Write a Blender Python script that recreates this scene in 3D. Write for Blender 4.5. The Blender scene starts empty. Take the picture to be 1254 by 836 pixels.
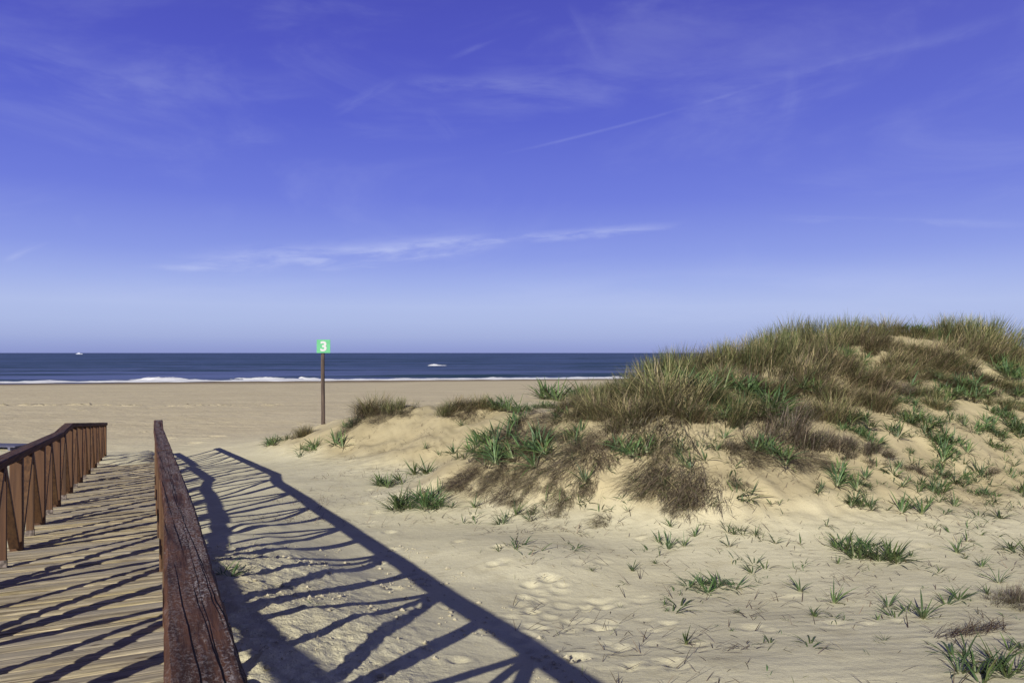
import bpy, math, random
import numpy as np
from mathutils import Vector, Matrix

rng = np.random.default_rng(7)
random.seed(7)
scene = bpy.context.scene
COL = scene.collection
R = math.radians

# ------------------------------------------------------------------ camera / site constants
F = 950.0            # focal length in photograph pixels (1254 wide)
CX, HY = 627.0, 432.0
EYE = 3.0            # eye height above the beach datum
SEA_Z = -1.2
cam_d = bpy.data.cameras.new('camera')
cam = bpy.data.objects.new('camera', cam_d)
COL.objects.link(cam)
cam.location = (0, 0, EYE)
cam.rotation_euler = (R(90), 0, 0)
cam_d.sensor_width = 36.0
cam_d.lens = 36.0 * F / 1254.0
cam_d.shift_y = 14.0 / 1254.0
cam_d.clip_start = 0.05
cam_d.clip_end = 80000
scene.camera = cam
scene.view_settings.view_transform = 'Standard'
scene.view_settings.look = 'None'
scene.view_settings.exposure = 0

def P(px, py, Y):
    return ((px - CX) * Y / F, Y, EYE - (py - HY) * Y / F)

# ------------------------------------------------------------------ noise
_perm = rng.permutation(512)
_grad = rng.uniform(0, 2 * np.pi, 512)
def perlin(x, y):
    x = np.asarray(x, float); y = np.asarray(y, float)
    xi = np.floor(x).astype(int); yi = np.floor(y).astype(int)
    xf = x - xi; yf = y - yi
    u = xf * xf * xf * (xf * (xf * 6 - 15) + 10); v = yf * yf * yf * (yf * (yf * 6 - 15) + 10)
    def g(ix, iy, dx, dy):
        a = _grad[_perm[(_perm[ix & 511] + iy) & 511]]
        return np.cos(a) * dx + np.sin(a) * dy
    n00 = g(xi, yi, xf, yf); n10 = g(xi + 1, yi, xf - 1, yf)
    n01 = g(xi, yi + 1, xf, yf - 1); n11 = g(xi + 1, yi + 1, xf - 1, yf - 1)
    return (n00 * (1 - u) + n10 * u) * (1 - v) + (n01 * (1 - u) + n11 * u) * v * 1.0
def fbm(x, y, o=4):
    t = 0; a = 1.0
    for i in range(o):
        t = t + a * perlin(x * 2 ** i + 17.3 * i, y * 2 ** i - 9.1 * i); a *= .5
    return t
def sstep(a, b, x):
    t = np.clip((x - a) / (b - a), 0, 1); return t * t * (3 - 2 * t)

# ------------------------------------------------------------------ walkway frame
UX, UY = -0.4242, 0.9056           # along the walkway
NX, NY = -0.9056, -0.4242          # to its left
WALK_ROT = math.atan2(UY, UX)
def w2(s, y):                       # station, left offset -> world
    return (s * UX + y * NX, s * UY + y * NY)
def station(X, Y):
    return X * UX + Y * UY, X * NX + Y * NY
def top_h(s):
    return np.interp(s, [-3, 0, 4.25, 8.3, 13.4, 14.9, 24.6], [.36, .50, .770, .950, 1.185, 1.172, 1.96])
def deck_z(s):
    return EYE - (1.45 + .06 * np.asarray(s, float))
S0, S1 = -3.0, 24.5
def inner_r(s):   # right rail, inner face (left offset)
    s = np.asarray(s, float)
    return np.where(s < 4.25, -.071 * s / 4.25, -.071) - .010 * np.maximum(s - 13.8, 0)
def inner_l(s):
    s = np.asarray(s, float)
    return 1.147 - .010 * np.maximum(s - 13.8, 0)

# ------------------------------------------------------------------ terrain
def yshore(X):
    return 123 + np.clip(.22 * X, -40, 40)
def base_z(X, Y):
    z = np.interp(Y, [-60, 0, 5, 10, 15, 20, 24, 30, 40], [1.8, 1.2, .95, .75, .5, .24, .06, -.05, -.12])
    ys = yshore(X)
    t = np.clip((Y - 40) / (ys - 40), 0, 3)
    zb = -.12 - 1.08 * t ** 1.25
    zb = np.where(t > 1, SEA_Z - (t - 1) * 3.2, zb)
    return np.where(Y > 40, np.maximum(zb, -6), z)

ctl = []
for px, lst in {
    1240: [(836, 4.7), (700, 7.8), (640, 9.7), (600, 11), (540, 12.5), (480, 14.5), (446, 16.3), (430, 17.9)],
    1180: [(600, 10.8), (540, 12.2), (480, 14), (430, 16), (409, 17.6)],
    1120: [(836, 4.75), (700, 7.8), (640, 9.6), (600, 10.7), (540, 12.1), (480, 13.8), (430, 15.6), (408, 17.3)],
    1000: [(836, 4.8), (740, 6.9), (660, 9), (600, 10.4), (560, 11.2), (500, 12.6), (440, 14.4), (417, 16)],
    900: [(836, 4.85), (740, 7.0), (660, 9), (610, 10), (570, 10.7), (520, 11.7), (470, 13.1), (445, 14.6)],
    820: [(740, 7.0), (660, 9.2), (628, 9.9), (590, 10.5), (540, 11.2), (500, 12.0), (466, 13.1), (455, 14)],
    740: [(740, 7.1), (645, 9.8), (612, 10.5), (560, 11.3), (510, 12.4), (480, 13.6)],
    690: [(640, 10), (600, 10.9), (550, 11.9), (498, 13.3)],
    640: [(625, 10.7), (590, 11.5), (550, 12.4), (518, 13.5)],
    590: [(612, 11.3), (585, 12.1), (558, 12.9), (549, 13.8)],
    540: [(605, 11.9), (582, 12.8)],
    # hollow and little dunes behind
    600: [(523, 17.2)], 560: [(537, 17.3), (498, 19.2)], 541: [(560, 16.4)], 500: [(590, 14), (540, 18.2)],
    450: [(603, 13.6), (548, 18.6)], 520: [(542, 17.4), (515, 19)],
    570: [(492, 19.6), (516, 18.3)], 620: [(497, 19), (515, 17.6)], 650: [(503, 18.5)], 545: [(505, 18.8)],
    480: [(499, 21)], 445: [(505, 21.3)], 510: [(499, 20.5)], 530: [(504, 20)],
    470: [(521, 19.8)], 430: [(531, 19.8)], 400: [(547, 19.9)], 396: [(519, 23.5)], 370: [(535, 22.2)],
    340: [(547, 21.8)], 320: [(547, 23)], 270: [(553, 23.5)], 330: [(560, 20.6)],
    350: [(590, 14.9)], 431: [(640, 10.8)], 541.5: [(715, 7.5)], 650.5: [(680, 8.3)], 601: [(660, 9.2)],
    760: [(836, 4.95)], 480.5: [(700, 8.1)], 420: [(600, 14.0)],
}.items():
    for py, Y in lst:
        ctl.append(P(px, py, Y))
ctl += [(12, 22, 2.2), (13, 27, .8), (9.5, 21, 2.6), (10, 26, .9), (6.5, 20, 2.4), (7, 25, .8), (4.2, 18, 1.9),
        (4.5, 23, .6), (2.8, 17.5, 1.55), (3, 22, .5), (1.6, 16.5, 1.35), (1.8, 21, .7), (.9, 16, 1.15), (.2, 16, 1.1),
        (-.5, 15.5, .95), (-1.2, 23, .8), (0, 23, .7), (-1.2, 28, .1), (-3.5, 25.5, .6), (-4.5, 28, .15),
        (16, 17, 2.6), (19, 18, 1.9), (16, 12, 1.5), (17, 23, 1.7), (15, 9, .9)]
for s, p, z in [(5, .5, 1.08), (6.5, .6, 1.10), (8, .5, 1.02), (9.5, .6, .82), (11.1, .97, .70), (2, .6, 1.13),
                (0, .6, 1.15), (5, 1.5, .93), (3, 2.5, .93), (13, .8, .58), (16, .8, .44), (20, .8, .28)]:
    x, y = w2(s, -p); ctl.append((x, y, z))
for s in (-2, 2, 6, 10, 14, 18, 21):
    x, y = w2(s, 1.9); ctl.append((x, y, float(deck_z(s)) - .3))
for s in (0, 5, 10, 15, 20):
    x, y = w2(s, 5); ctl.append((x, y, float(base_z(0, y)) - .1))
ctl = np.array(ctl)
BX0, BX1, BY0, BY1 = -22, 26, -8, 38
anch = []
for t in np.linspace(BX0, BX1, 13):
    anch += [(t, BY0), (t, BY1)]
for t in np.linspace(BY0, BY1, 12)[1:-1]:
    anch += [(BX0, t)] + ([(BX1, t)])
anch = np.array(anch)
PX = np.concatenate([ctl[:, :2], anch]); RV = np.concatenate([ctl[:, 2] - base_z(ctl[:, 0], ctl[:, 1]), np.zeros(len(anch))])
def _k(d2):
    return np.where(d2 > 1e-12, .5 * d2 * np.log(np.maximum(d2, 1e-12)), 0)
n = len(PX)
A = np.zeros((n + 3, n + 3))
d2 = ((PX[:, None] - PX[None]) ** 2).sum(-1)
A[:n, :n] = _k(d2) - np.eye(n) * .02
A[:n, n] = 1; A[:n, n + 1:] = PX; A[n, :n] = 1; A[n + 1:, :n] = PX.T
W = np.linalg.solve(A, np.concatenate([RV, np.zeros(3)]))
def tps(X, Y):
    sh = X.shape; X = X.ravel(); Y = Y.ravel(); out = np.empty(len(X))
    for i in range(0, len(X), 20000):
        x = X[i:i + 20000]; y = Y[i:i + 20000]
        dd = (x[:, None] - PX[None, :, 0]) ** 2 + (y[:, None] - PX[None, :, 1]) ** 2
        out[i:i + 20000] = _k(dd) @ W[:n] + W[n] + W[n + 1] * x + W[n + 2] * y
    return out.reshape(sh)

# footprints and dimples in the foreground sand: (x, y, radius, depth)
prints = []
def trail(p0, p1, step=.62, rad=.085, dep=.03):
    p0 = np.array(p0); p1 = np.array(p1); L = np.hypot(*(p1 - p0)); d = (p1 - p0) / L
    for i in range(int(L / step)):
        q = p0 + d * step * i + np.array([-d[1], d[0]]) * (.12 if i % 2 else -.12) + rng.normal(0, .05, 2)
        prints.append((q[0], q[1], rad * rng.uniform(.8, 1.25), dep * rng.uniform(.5, 1.2)))
trail((-1.0, 3.6), (1.1, 9.2)); trail((.2, 5.4), (3.2, 6.6)); trail((1.4, 4.6), (.3, 8.6)); trail((-.9, 6.6), (-2.8, 14.5))
trail((2.0, 9.0), (-1.4, 11.6)); trail((.4, 6.3), (-.6, 9.9))
for _ in range(46):
    prints.append((rng.uniform(.1, 1.3), rng.uniform(5.2, 7.4), rng.uniform(.04, .10), rng.uniform(.012, .03)))
for _ in range(40):
    prints.append((rng.uniform(-1.5, 6), rng.uniform(4, 9), rng.uniform(.05, .12), rng.uniform(.008, .02)))
for _ in range(90):   # a trampled line across the beach
    prints.append((rng.uniform(-33, -14), 47.3 + rng.normal(0, .35), rng.uniform(.15, .38), rng.uniform(.08, .2)))
for _ in range(150):  # scattered prints on the open beach
    prints.append((rng.uniform(-33, 8), rng.uniform(25, 60), rng.uniform(.14, .3), rng.uniform(.03, .08)))
prints = np.array(prints)

HEAPS = [(-3.42, 10.0, .48, .11), (-3.1, 9.0, .5, .10), (-2.5, 8.2, .45, .09), (-2.0, 7.5, .45, .07), (-1.4, 5.9, .4, .06)]
def terrain(X, Y, detail=True):
    X = np.asarray(X, float); Y = np.asarray(Y, float)
    b = base_z(X, Y)
    w = sstep(BX0 - 2, BX0 + 5, X) * (1 - sstep(BX1 - 5, BX1 + 2, X)) * sstep(BY0 - 2, BY0 + 4, Y) * (1 - sstep(BY1 - 6, BY1, Y))
    r = np.zeros_like(b); m = w > 0
    if m.any():
        r[m] = tps(X[m], Y[m])
    z = b + w * r
    dune = sstep(.04, .38, r * w)
    if detail:
        z = z + (.028 + .12 * dune) * fbm(X * .55, Y * .55, 3) * w + .007 * fbm(X * 2.3, Y * 2.3, 2) * sstep(60, 30, Y)
        # eroded furrows on the dune face
        z = z + dune * .05 * fbm(X * 2.6 + Y * .5, Y * 1.1, 3)
        s, p = station(X, Y)
        rough = sstep(2.3, 1.1, -p + .5 * fbm(X * .8, Y * .8, 2)) * sstep(.0, .2, -p) * sstep(9.3, 7.6, s)
        z = z + rough * ((.022 * fbm(X * 1.7, Y * 1.7, 2)) + .028 * np.abs(fbm(X * 5.5, Y * 5.5, 3)) + .035 * np.maximum(fbm(X * 13, Y * 13, 2) - .12, 0))
        hq = r * w + .10 * fbm(X * 1.4, Y * 1.4, 3)
        z = z + .11 * sstep(.20, .36, hq) * (1 - sstep(.6, 1.5, hq)) * sstep(-2.2, -1.0, X) * (1 - sstep(4.5, 7.5, X)) * (1 - sstep(13.5, 15.5, Y)) * (Y > 6)
        toe = np.exp(-((r * w - .18) / .12) ** 2) * (Y < 24)
        z = z + toe * .02 * fbm(X * 6, Y * 6, 2)
        for hx_, hy_, hr_, hh_ in HEAPS:
            z = z + .75 * hh_ * np.exp(-(((X - hx_) / (hr_ * 1.3)) ** 2 + ((Y - hy_) / hr_) ** 2)) * (1 + .2 * fbm(X * 3, Y * 3, 2))
        # walkway corridor
        dz = deck_z(s)
        cor = sstep(-.35, -.05, p) * (1 - sstep(1.35, 1.7, p)) * (s < 26) * (s > -6)
        over = sstep(19.0, 22.5, s + 1.6 * fbm(X * .9, Y * .9, 2))
        lim = dz - .13 * (1 - over) + .05 * over + over * .05 * fbm(X * 1.6, Y * 1.6, 2)
        z = np.where(cor > 0, z * (1 - cor) + cor * np.where(over > .02, lim, np.minimum(z, lim)), z)
        # berm and beach undulation
        be = sstep(26, 34, Y) * (1 - sstep(100, 118, Y))
        z = z + be * (.05 * fbm(X * .16, Y * .16, 3) + .018 * fbm(X * .9, Y * .9, 2))
        z = z - be * .10 * sstep(46.8, 47.8, Y + .5 * fbm(X * .3, Y * .1, 2)) * sstep(-12, -16, X)
    return z, dune
def apply_prints(X, Y, z):
    xs = X[:, 0]; ys = Y[0]
    for x, y, rad, dep in prints:
        i0, i1 = np.searchsorted(xs, [x - 2.2 * rad, x + 2.2 * rad]); j0, j1 = np.searchsorted(ys, [y - 2.2 * rad, y + 2.2 * rad])
        if i1 <= i0 or j1 <= j0: continue
        q = ((X[i0:i1, j0:j1] - x) ** 2 + (Y[i0:i1, j0:j1] - y) ** 2) / rad ** 2
        z[i0:i1, j0:j1] += (dep if y > 20 else dep * .62) * (-1.3 * np.exp(-q * 1.6) + .9 * np.exp(-((np.sqrt(q) - 1.25) / .35) ** 2) * .5)

def ground(x, y):
    z, _ = terrain(np.array([float(x)]), np.array([float(y)])); return float(z[0])

# ray table: first terrain hit along the ray of a photograph pixel
_RY = np.concatenate([np.arange(2.5, 24, .05), np.arange(24, 60, .2)])
def hit(px, py):
    X = (px - CX) / F * _RY; Zr = EYE - (py - HY) / F * _RY
    z, _ = terrain(X, _RY)
    k = np.argmax(Zr <= z)
    if not (Zr <= z).any(): return None
    return float(X[k]), float(_RY[k]), float(z[k])

# ------------------------------------------------------------------ node helpers
def new_mat(name):
    m = bpy.data.materials.new(name); m.use_nodes = True
    nt = m.node_tree; nt.nodes.clear()
    out = nt.nodes.new('ShaderNodeOutputMaterial')
    b = nt.nodes.new('ShaderNodeBsdfPrincipled'); nt.links.new(b.outputs[0], out.inputs[0])
    return m, nt, b
class N:
    def __init__(s, nt): s.nt = nt
    def node(s, t, **kw):
        n = s.nt.nodes.new(t)
        for k, v in kw.items(): setattr(n, k, v)
        return n
    def put(s, sock, v):
        if hasattr(v, 'links') or isinstance(v, bpy.types.NodeSocket): s.nt.links.new(v, sock)
        else: sock.default_value = v
    def math(s, op, a, b=0.0, c=None, clamp=False):
        n = s.node('ShaderNodeMath', operation=op, use_clamp=clamp)
        s.put(n.inputs[0], a); s.put(n.inputs[1], b)
        if c is not None: s.put(n.inputs[2], c)
        return n.outputs[0]
    def mix(s, f, a, b, blend='MIX'):
        n = s.node('ShaderNodeMix', data_type='RGBA', blend_type=blend)
        s.put(n.inputs[0], f)
        for i, v in ((6, a), (7, b)):
            if isinstance(v, tuple) and len(v) == 3: v = (*v, 1)
            s.put(n.inputs[i], v)
        return n.outputs[2]
    def noise(s, vec, scale, detail=3, rough=.55, dist=0.0, out=0):
        n = s.node('ShaderNodeTexNoise'); s.nt.links.new(vec, n.inputs['Vector'])
        n.inputs['Scale'].default_value = scale; n.inputs['Detail'].default_value = detail
        n.inputs['Roughness'].default_value = rough; n.inputs['Distortion'].default_value = dist
        return n.outputs[out]
    def mapping(s, vec, scale=(1, 1, 1), rot=(0, 0, 0), loc=(0, 0, 0)):
        n = s.node('ShaderNodeMapping'); s.nt.links.new(vec, n.inputs[0])
        n.inputs['Scale'].default_value = scale; n.inputs['Rotation'].default_value = rot; n.inputs['Location'].default_value = loc
        return n.outputs[0]
    def ramp(s, f, stops, interp='LINEAR'):
        n = s.node('ShaderNodeValToRGB'); cr = n.color_ramp; cr.interpolation = interp
        while len(cr.elements) < len(stops): cr.elements.new(.5)
        for e, (p, c) in zip(cr.elements, stops):
            e.position = p; e.color = (*c, 1) if len(c) == 3 else c
        s.put(n.inputs[0], f); return n.outputs[0]
    def mrange(s, v, a, b, c=0.0, d=1.0, smooth=True):
        n = s.node('ShaderNodeMapRange', clamp=True)
        if smooth: n.interpolation_type = 'SMOOTHSTEP'
        s.put(n.inputs[0], v)
        for i, q in enumerate((a, b, c, d)): n.inputs[i + 1].default_value = q
        return n.outputs[0]
    def bump(s, h, strength, dist, normal=None):
        n = s.node('ShaderNodeBump'); n.inputs['Strength'].default_value = strength; n.inputs['Distance'].default_value = dist
        s.nt.links.new(h, n.inputs['Height'])
        if normal is not None: s.nt.links.new(normal, n.inputs['Normal'])
        return n.outputs[0]
    def attr(s, name, out='Fac'):
        n = s.node('ShaderNodeAttribute', attribute_name=name); return n.outputs[out]
    def coord(s, o='Object'):
        return s.node('ShaderNodeTexCoord').outputs[o]
def srgb(r, g, b):
    f = lambda c: (c / 255 / 12.92) if c / 255 <= .04045 else ((c / 255 + .055) / 1.055) ** 2.4
    return (f(r), f(g), f(b))

# ------------------------------------------------------------------ materials
def mat_sand():
    m, nt, b = new_mat('sand'); k = N(nt)
    co = k.coord('Object')
    dune = k.attr('dune'); far = k.attr('far'); wet = k.attr('wet'); rough = k.attr('trampled')
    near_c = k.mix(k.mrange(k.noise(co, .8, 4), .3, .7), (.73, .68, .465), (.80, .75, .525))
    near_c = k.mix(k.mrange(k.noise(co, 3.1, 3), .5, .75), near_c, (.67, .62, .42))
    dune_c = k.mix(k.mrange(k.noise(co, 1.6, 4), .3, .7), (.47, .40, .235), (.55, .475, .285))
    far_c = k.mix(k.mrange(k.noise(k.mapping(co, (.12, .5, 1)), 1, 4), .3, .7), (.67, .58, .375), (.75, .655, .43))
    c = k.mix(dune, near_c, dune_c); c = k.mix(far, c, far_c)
    grain = k.noise(co, 140, 2, .7)
    c = k.mix(k.mrange(grain, .35, .7, 0, .35), c, (.30, .235, .15))
    sp = k.node('ShaderNodeTexVoronoi'); nt.links.new(co, sp.inputs['Vector']); sp.inputs['Scale'].default_value = 26
    dots = k.math('MULTIPLY', k.mrange(sp.outputs['Distance'], .06, .11, 1, 0), k.mrange(k.noise(co, 1.1, 3), .52, .62))
    c = k.mix(k.math('MULTIPLY', dots, .7), c, (.12, .085, .055))
    c = k.mix(wet, c, (.24, .185, .115))
    k.put(b.inputs['Base Color'], c); b.inputs['Roughness'].default_value = .92
    b.inputs['Specular IOR Level'].default_value = .15
    wv = k.node('ShaderNodeTexWave', wave_type='BANDS', bands_direction='Y', wave_profile='SIN')
    nt.links.new(k.mapping(co, (.35, 1, 1), rot=(0, 0, R(-8))), wv.inputs['Vector'])
    wv.inputs['Scale'].default_value = 2.3; wv.inputs['Distortion'].default_value = 4.5; wv.inputs['Detail'].default_value = 2
    wv.inputs['Detail Scale'].default_value = .8
    rip = k.math('MULTIPLY', wv.outputs['Fac'], k.math('SUBTRACT', 1.0, k.math('MAXIMUM', dune, rough), clamp=True))
    rip = k.math('MULTIPLY', rip, k.mrange(k.noise(co, .5, 2), .42, .62, .05, 1))
    h = k.math('ADD', k.math('MULTIPLY', k.noise(co, 14, 4, .55), .34), k.math('MULTIPLY', rip, .085))
    h = k.math('ADD', h, k.math('MULTIPLY', k.noise(co, 45, 3, .6), .12))
    lump = k.math('MULTIPLY', k.noise(co, 9, 5, .7), k.math('MULTIPLY', rough, 1.6))
    h = k.math('ADD', h, lump)
    nrm = k.bump(h, 1.0, .020)
    h2 = k.noise(k.mapping(co, (.7, 1.0, 1)), 1.5, 4, .65)
    nrm2 = k.bump(k.math('MULTIPLY', h2, far), 1.0, .10, nrm)
    k.put(b.inputs['Normal'], nrm2)
    return m

def mat_rail():
    """reddish brown stain, worn and cracked along the grain (local x)"""
    m, nt, b = new_mat('weathered_stained_timber'); k = N(nt)
    co = k.coord('Object')
    g1 = k.noise(k.mapping(co, (1.2, 26, 26)), 1.0, 5, .6)
    g2 = k.noise(k.mapping(co, (3, 90, 90)), 1.0, 3, .6)
    c = k.mix(k.mrange(g1, .35, .68), (.032, .014, .008), (.115, .052, .029))
    c = k.mix(k.mrange(g2, .45, .7, 0, .5), c, (.14, .065, .038))
    pat = k.noise(k.mapping(co, (1.6, 16, 9)), 1.0, 5, .65)
    flk = k.noise(k.mapping(co, (60, 110, 110)), 1.0, 5, .8)
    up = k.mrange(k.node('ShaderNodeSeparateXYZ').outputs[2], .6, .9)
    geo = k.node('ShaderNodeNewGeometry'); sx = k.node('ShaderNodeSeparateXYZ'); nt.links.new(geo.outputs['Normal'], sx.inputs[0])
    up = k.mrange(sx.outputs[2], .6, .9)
    worn = k.math('MULTIPLY', k.math('MULTIPLY', k.mrange(pat, .36, .56), k.mrange(flk, .46, .60)), up)
    sy = k.node('ShaderNodeSeparateXYZ'); nt.links.new(co, sy.inputs[0])
    band = k.mrange(k.math('ABSOLUTE', k.math('ADD', sy.outputs[1], .155)), .02, .075, 1.0, .3)
    worn = k.math('MULTIPLY', worn, band)
    c = k.mix(k.math('MULTIPLY', worn, .9), c, (.52, .48, .46))
    # sun-bleached tone and sheen of the top face, painted into its colour
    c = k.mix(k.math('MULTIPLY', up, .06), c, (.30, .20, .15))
    sp = k.node('ShaderNodeSeparateXYZ'); nt.links.new(co, sp.inputs[0])
    wig = k.math('MULTIPLY', k.math('SUBTRACT', k.noise(k.mapping(co, (2.2, 3, 0)), 1.0, 4, .6), .5), .016)
    crack = None
    for i_, (a_, b_, w_) in enumerate([(-.100, .0095, .0032), (-.118, -.004, .0022), (-.140, .011, .0036), (-.165, .006, .0025), (-.188, .013, .0032), (-.205, .002, .0012), (1.19, .006, .002), (1.235, -.004, .0025), (1.262, .004, .0015)]):
        dd = k.math('ABSOLUTE', k.math('SUBTRACT', k.math('ADD', sp.outputs[1], wig), k.math('MULTIPLY_ADD', sp.outputs[0], b_, a_)))
        gt = k.mrange(k.noise(k.mapping(co, (.8, 0, 0), loc=(i_ * 7.3, 0, 0)), 1.0, 3), .40, .56)
        ck = k.mrange(k.math('DIVIDE', dd, k.math('MULTIPLY_ADD', gt, w_ * .72, .00001)), .5, 1.0, 1, 0)
        crack = ck if crack is None else k.math('MAXIMUM', crack, ck)
    crack = k.math('MULTIPLY', crack, k.mrange(sx.outputs[2], .3, .7))
    c = k.mix(crack, c, (.006, .004, .004))
    k.put(b.inputs['Base Color'], c)
    b.inputs['Roughness'].default_value = .75; b.inputs['Specular IOR Level'].default_value = .10
    h = k.math('SUBTRACT', k.math('ADD', k.math('MULTIPLY', g1, .7), k.math('MULTIPLY', g2, .5)), k.math('MULTIPLY', crack, 2.2))
    h = k.math('ADD', h, k.math('MULTIPLY', worn, .3))
    k.put(b.inputs['Normal'], k.bump(h, .9, .006))
    return m

def mat_post():
    m, nt, b = new_mat('brown_stained_post_timber'); k = N(nt)
    co = k.coord('Object'); oi = k.node('ShaderNodeObjectInfo').outputs['Random']
    g1 = k.noise(k.mapping(co, (30, 30, 1.6)), 1.0, 5, .6)
    g2 = k.noise(k.mapping(co, (8, 8, 1.2)), 1.0, 3, .6)
    c = k.mix(k.mrange(g1, .3, .7), (.048, .023, .011), (.15, .072, .028))
    c = k.mix(k.mrange(g2, .45, .75, 0, .6), c, (.175, .105, .05))
    c = k.mix(k.math('MULTIPLY', oi, .5), c, (.085, .034, .016))
    k.put(b.inputs['Base Color'], c); b.inputs['Roughness'].default_value = .7
    k.put(b.inputs['Normal'], k.bump(g1, .6, .004))
    return m

def mat_plank():
    m, nt, b = new_mat('grey_weathered_deck_timber'); k = N(nt)
    co = k.coord('Object'); rnd = k.attr('rnd')
    off = k.node('ShaderNodeCombineXYZ'); k.put(off.inputs[1], k.math('MULTIPLY', rnd, 37.0))
    v = k.node('ShaderNodeVectorMath', operation='ADD'); nt.links.new(co, v.inputs[0]); nt.links.new(off.outputs[0], v.inputs[1])
    vec = v.outputs[0]
    g1 = k.noise(k.mapping(vec, (30, 1.2, 20)), 1.0, 6, .68, .4)
    g2 = k.noise(k.mapping(vec, (9, .9, 9)), 1.0, 4, .6)
    g3 = k.noise(k.mapping(vec, (140, 5, 40)), 1.0, 3, .6)
    c = k.mix(k.mrange(g1, .36, .62), (.17, .125, .07), (.82, .70, .45))
    c = k.mix(k.mrange(g2, .48, .68, 0, .75), c, (.56, .46, .22))
    c = k.mix(k.mrange(g3, .5, .66, 0, .65), c, (.11, .085, .055))
    c = k.mix(k.mrange(rnd, .2, 1.0, 0, .75, False), c, (.36, .325, .27))
    knot = k.node('ShaderNodeTexVoronoi'); nt.links.new(k.mapping(vec, (7, 2.4, 1)), knot.inputs['Vector']); knot.inputs['Scale'].default_value = 1.0
    kn = k.mrange(knot.outputs['Distance'], .05, .12, 1, 0)
    c = k.mix(k.math('MULTIPLY', kn, .7), c, (.07, .042, .022))
    k.put(b.inputs['Base Color'], c); b.inputs['Roughness'].default_value = .8; b.inputs['Specular IOR Level'].default_value = .25
    h = k.math('ADD', k.math('MULTIPLY', g1, 1.0), k.math('MULTIPLY', g3, .6))
    k.put(b.inputs['Normal'], k.bump(h, .9, .008))
    return m

def mat_leaf(name, sat=1.0, rough=.5, trans=.12):
    m, nt, b = new_mat(name); k = N(nt)
    c = k.attr('Col', 'Color')
    rnd = k.node('ShaderNodeObjectInfo').outputs['Random']
    hs = k.node('ShaderNodeHueSaturation'); k.put(hs.inputs['Color'], c)
    k.put(hs.inputs['Hue'], k.math('MULTIPLY_ADD', rnd, .03, .485)); k.put(hs.inputs['Value'], k.math('MULTIPLY_ADD', rnd, .45, .78))
    hs.inputs['Saturation'].default_value = sat
    k.put(b.inputs['Base Color'], hs.outputs[0]); b.inputs['Roughness'].default_value = rough
    b.inputs['Specular IOR Level'].default_value = .3
    if trans:
        t = k.node('ShaderNodeBsdfTranslucent'); k.put(t.inputs[0], hs.outputs[0])
        mx = k.node('ShaderNodeMixShader'); mx.inputs[0].default_value = trans
        out = [q for q in nt.nodes if q.type == 'OUTPUT_MATERIAL'][0]
        nt.links.new(b.outputs[0], mx.inputs[1]); nt.links.new(t.outputs[0], mx.inputs[2]); nt.links.new(mx.outputs[0], out.inputs[0])
    return m

def mat_plain(name, col, rough=.6, var=.25, scale=20, spec=.3, metal=0):
    m, nt, b = new_mat(name); k = N(nt)
    co = k.coord('Object')
    nz = k.noise(co, scale, 4)
    c = k.mix(k.mrange(nz, .3, .7), tuple(x * (1 - var) for x in col), tuple(min(1, x * (1 + var * .4)) for x in col))
    k.put(b.inputs['Base Color'], c); b.inputs['Roughness'].default_value = rough; b.inputs['Specular IOR Level'].default_value = spec
    b.inputs['Metallic'].default_value = metal
    return m

def mat_sea():
    m, nt, b = new_mat('sea_water'); k = N(nt)
    co = k.coord('Object'); sx = k.node('ShaderNodeSeparateXYZ'); nt.links.new(co, sx.inputs[0])
    y = sx.outputs[1]
    steep = k.attr('face')
    c = k.mix(k.mrange(y, 118, 260), (.13, .17, .345), (.054, .096, .18))
    c = k.mix(k.mrange(y, 500, 6000), c, (.036, .064, .14))
    n1 = k.noise(k.mapping(co, (.010, .045, 1)), 1.0, 4, .6)
    n2 = k.noise(k.mapping(co, (.05, .3, 1)), 1.0, 4, .65)
    c = k.mix(k.mrange(n1, .44, .56, 0, .95), c, (.018, .050, .054))
    c = k.mix(k.mrange(n2, .50, .64, 0, .8), c, (.13, .165, .32))
    c = k.mix(k.math('MULTIPLY', steep, .9, clamp=True), c, (.022, .052, .060))
    k.put(b.inputs['Base Color'], c); b.inputs['Roughness'].default_value = .45; b.inputs['IOR'].default_value = 1.33
    b.inputs['Specular IOR Level'].default_value = .16
    h = k.math('ADD', k.noise(k.mapping(co, (.4, 1.2, 1)), 1.0, 4, .6), k.math('MULTIPLY', n2, 1.5))
    k.put(b.inputs['Normal'], k.bump(h, .6, .35))
    return m

M_SAND, M_RAIL, M_POST, M_PLANK, M_SEA = mat_sand(), mat_rail(), mat_post(), mat_plank(), mat_sea()
M_GRASS = mat_leaf('marram_blade', .92, .6, .28)
M_DAFF = mat_leaf('strap_leaf', 1.0, .42, .10)
M_LITTER = mat_plain('dry_twig', (.16, .115, .075), .9, .5, 9)
M_SHELL = mat_plain('bleached_shell', (.62, .58, .52), .7, .2, 30)
M_FOAM = mat_plain('white_surf', (.86, .87, .89), .85, .08, 1.5, .1)
M_SIGNPOST = None
M_FOOT = mat_plain('galvanised_shoe', (.22, .18, .155), .6, .7, 30)

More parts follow.
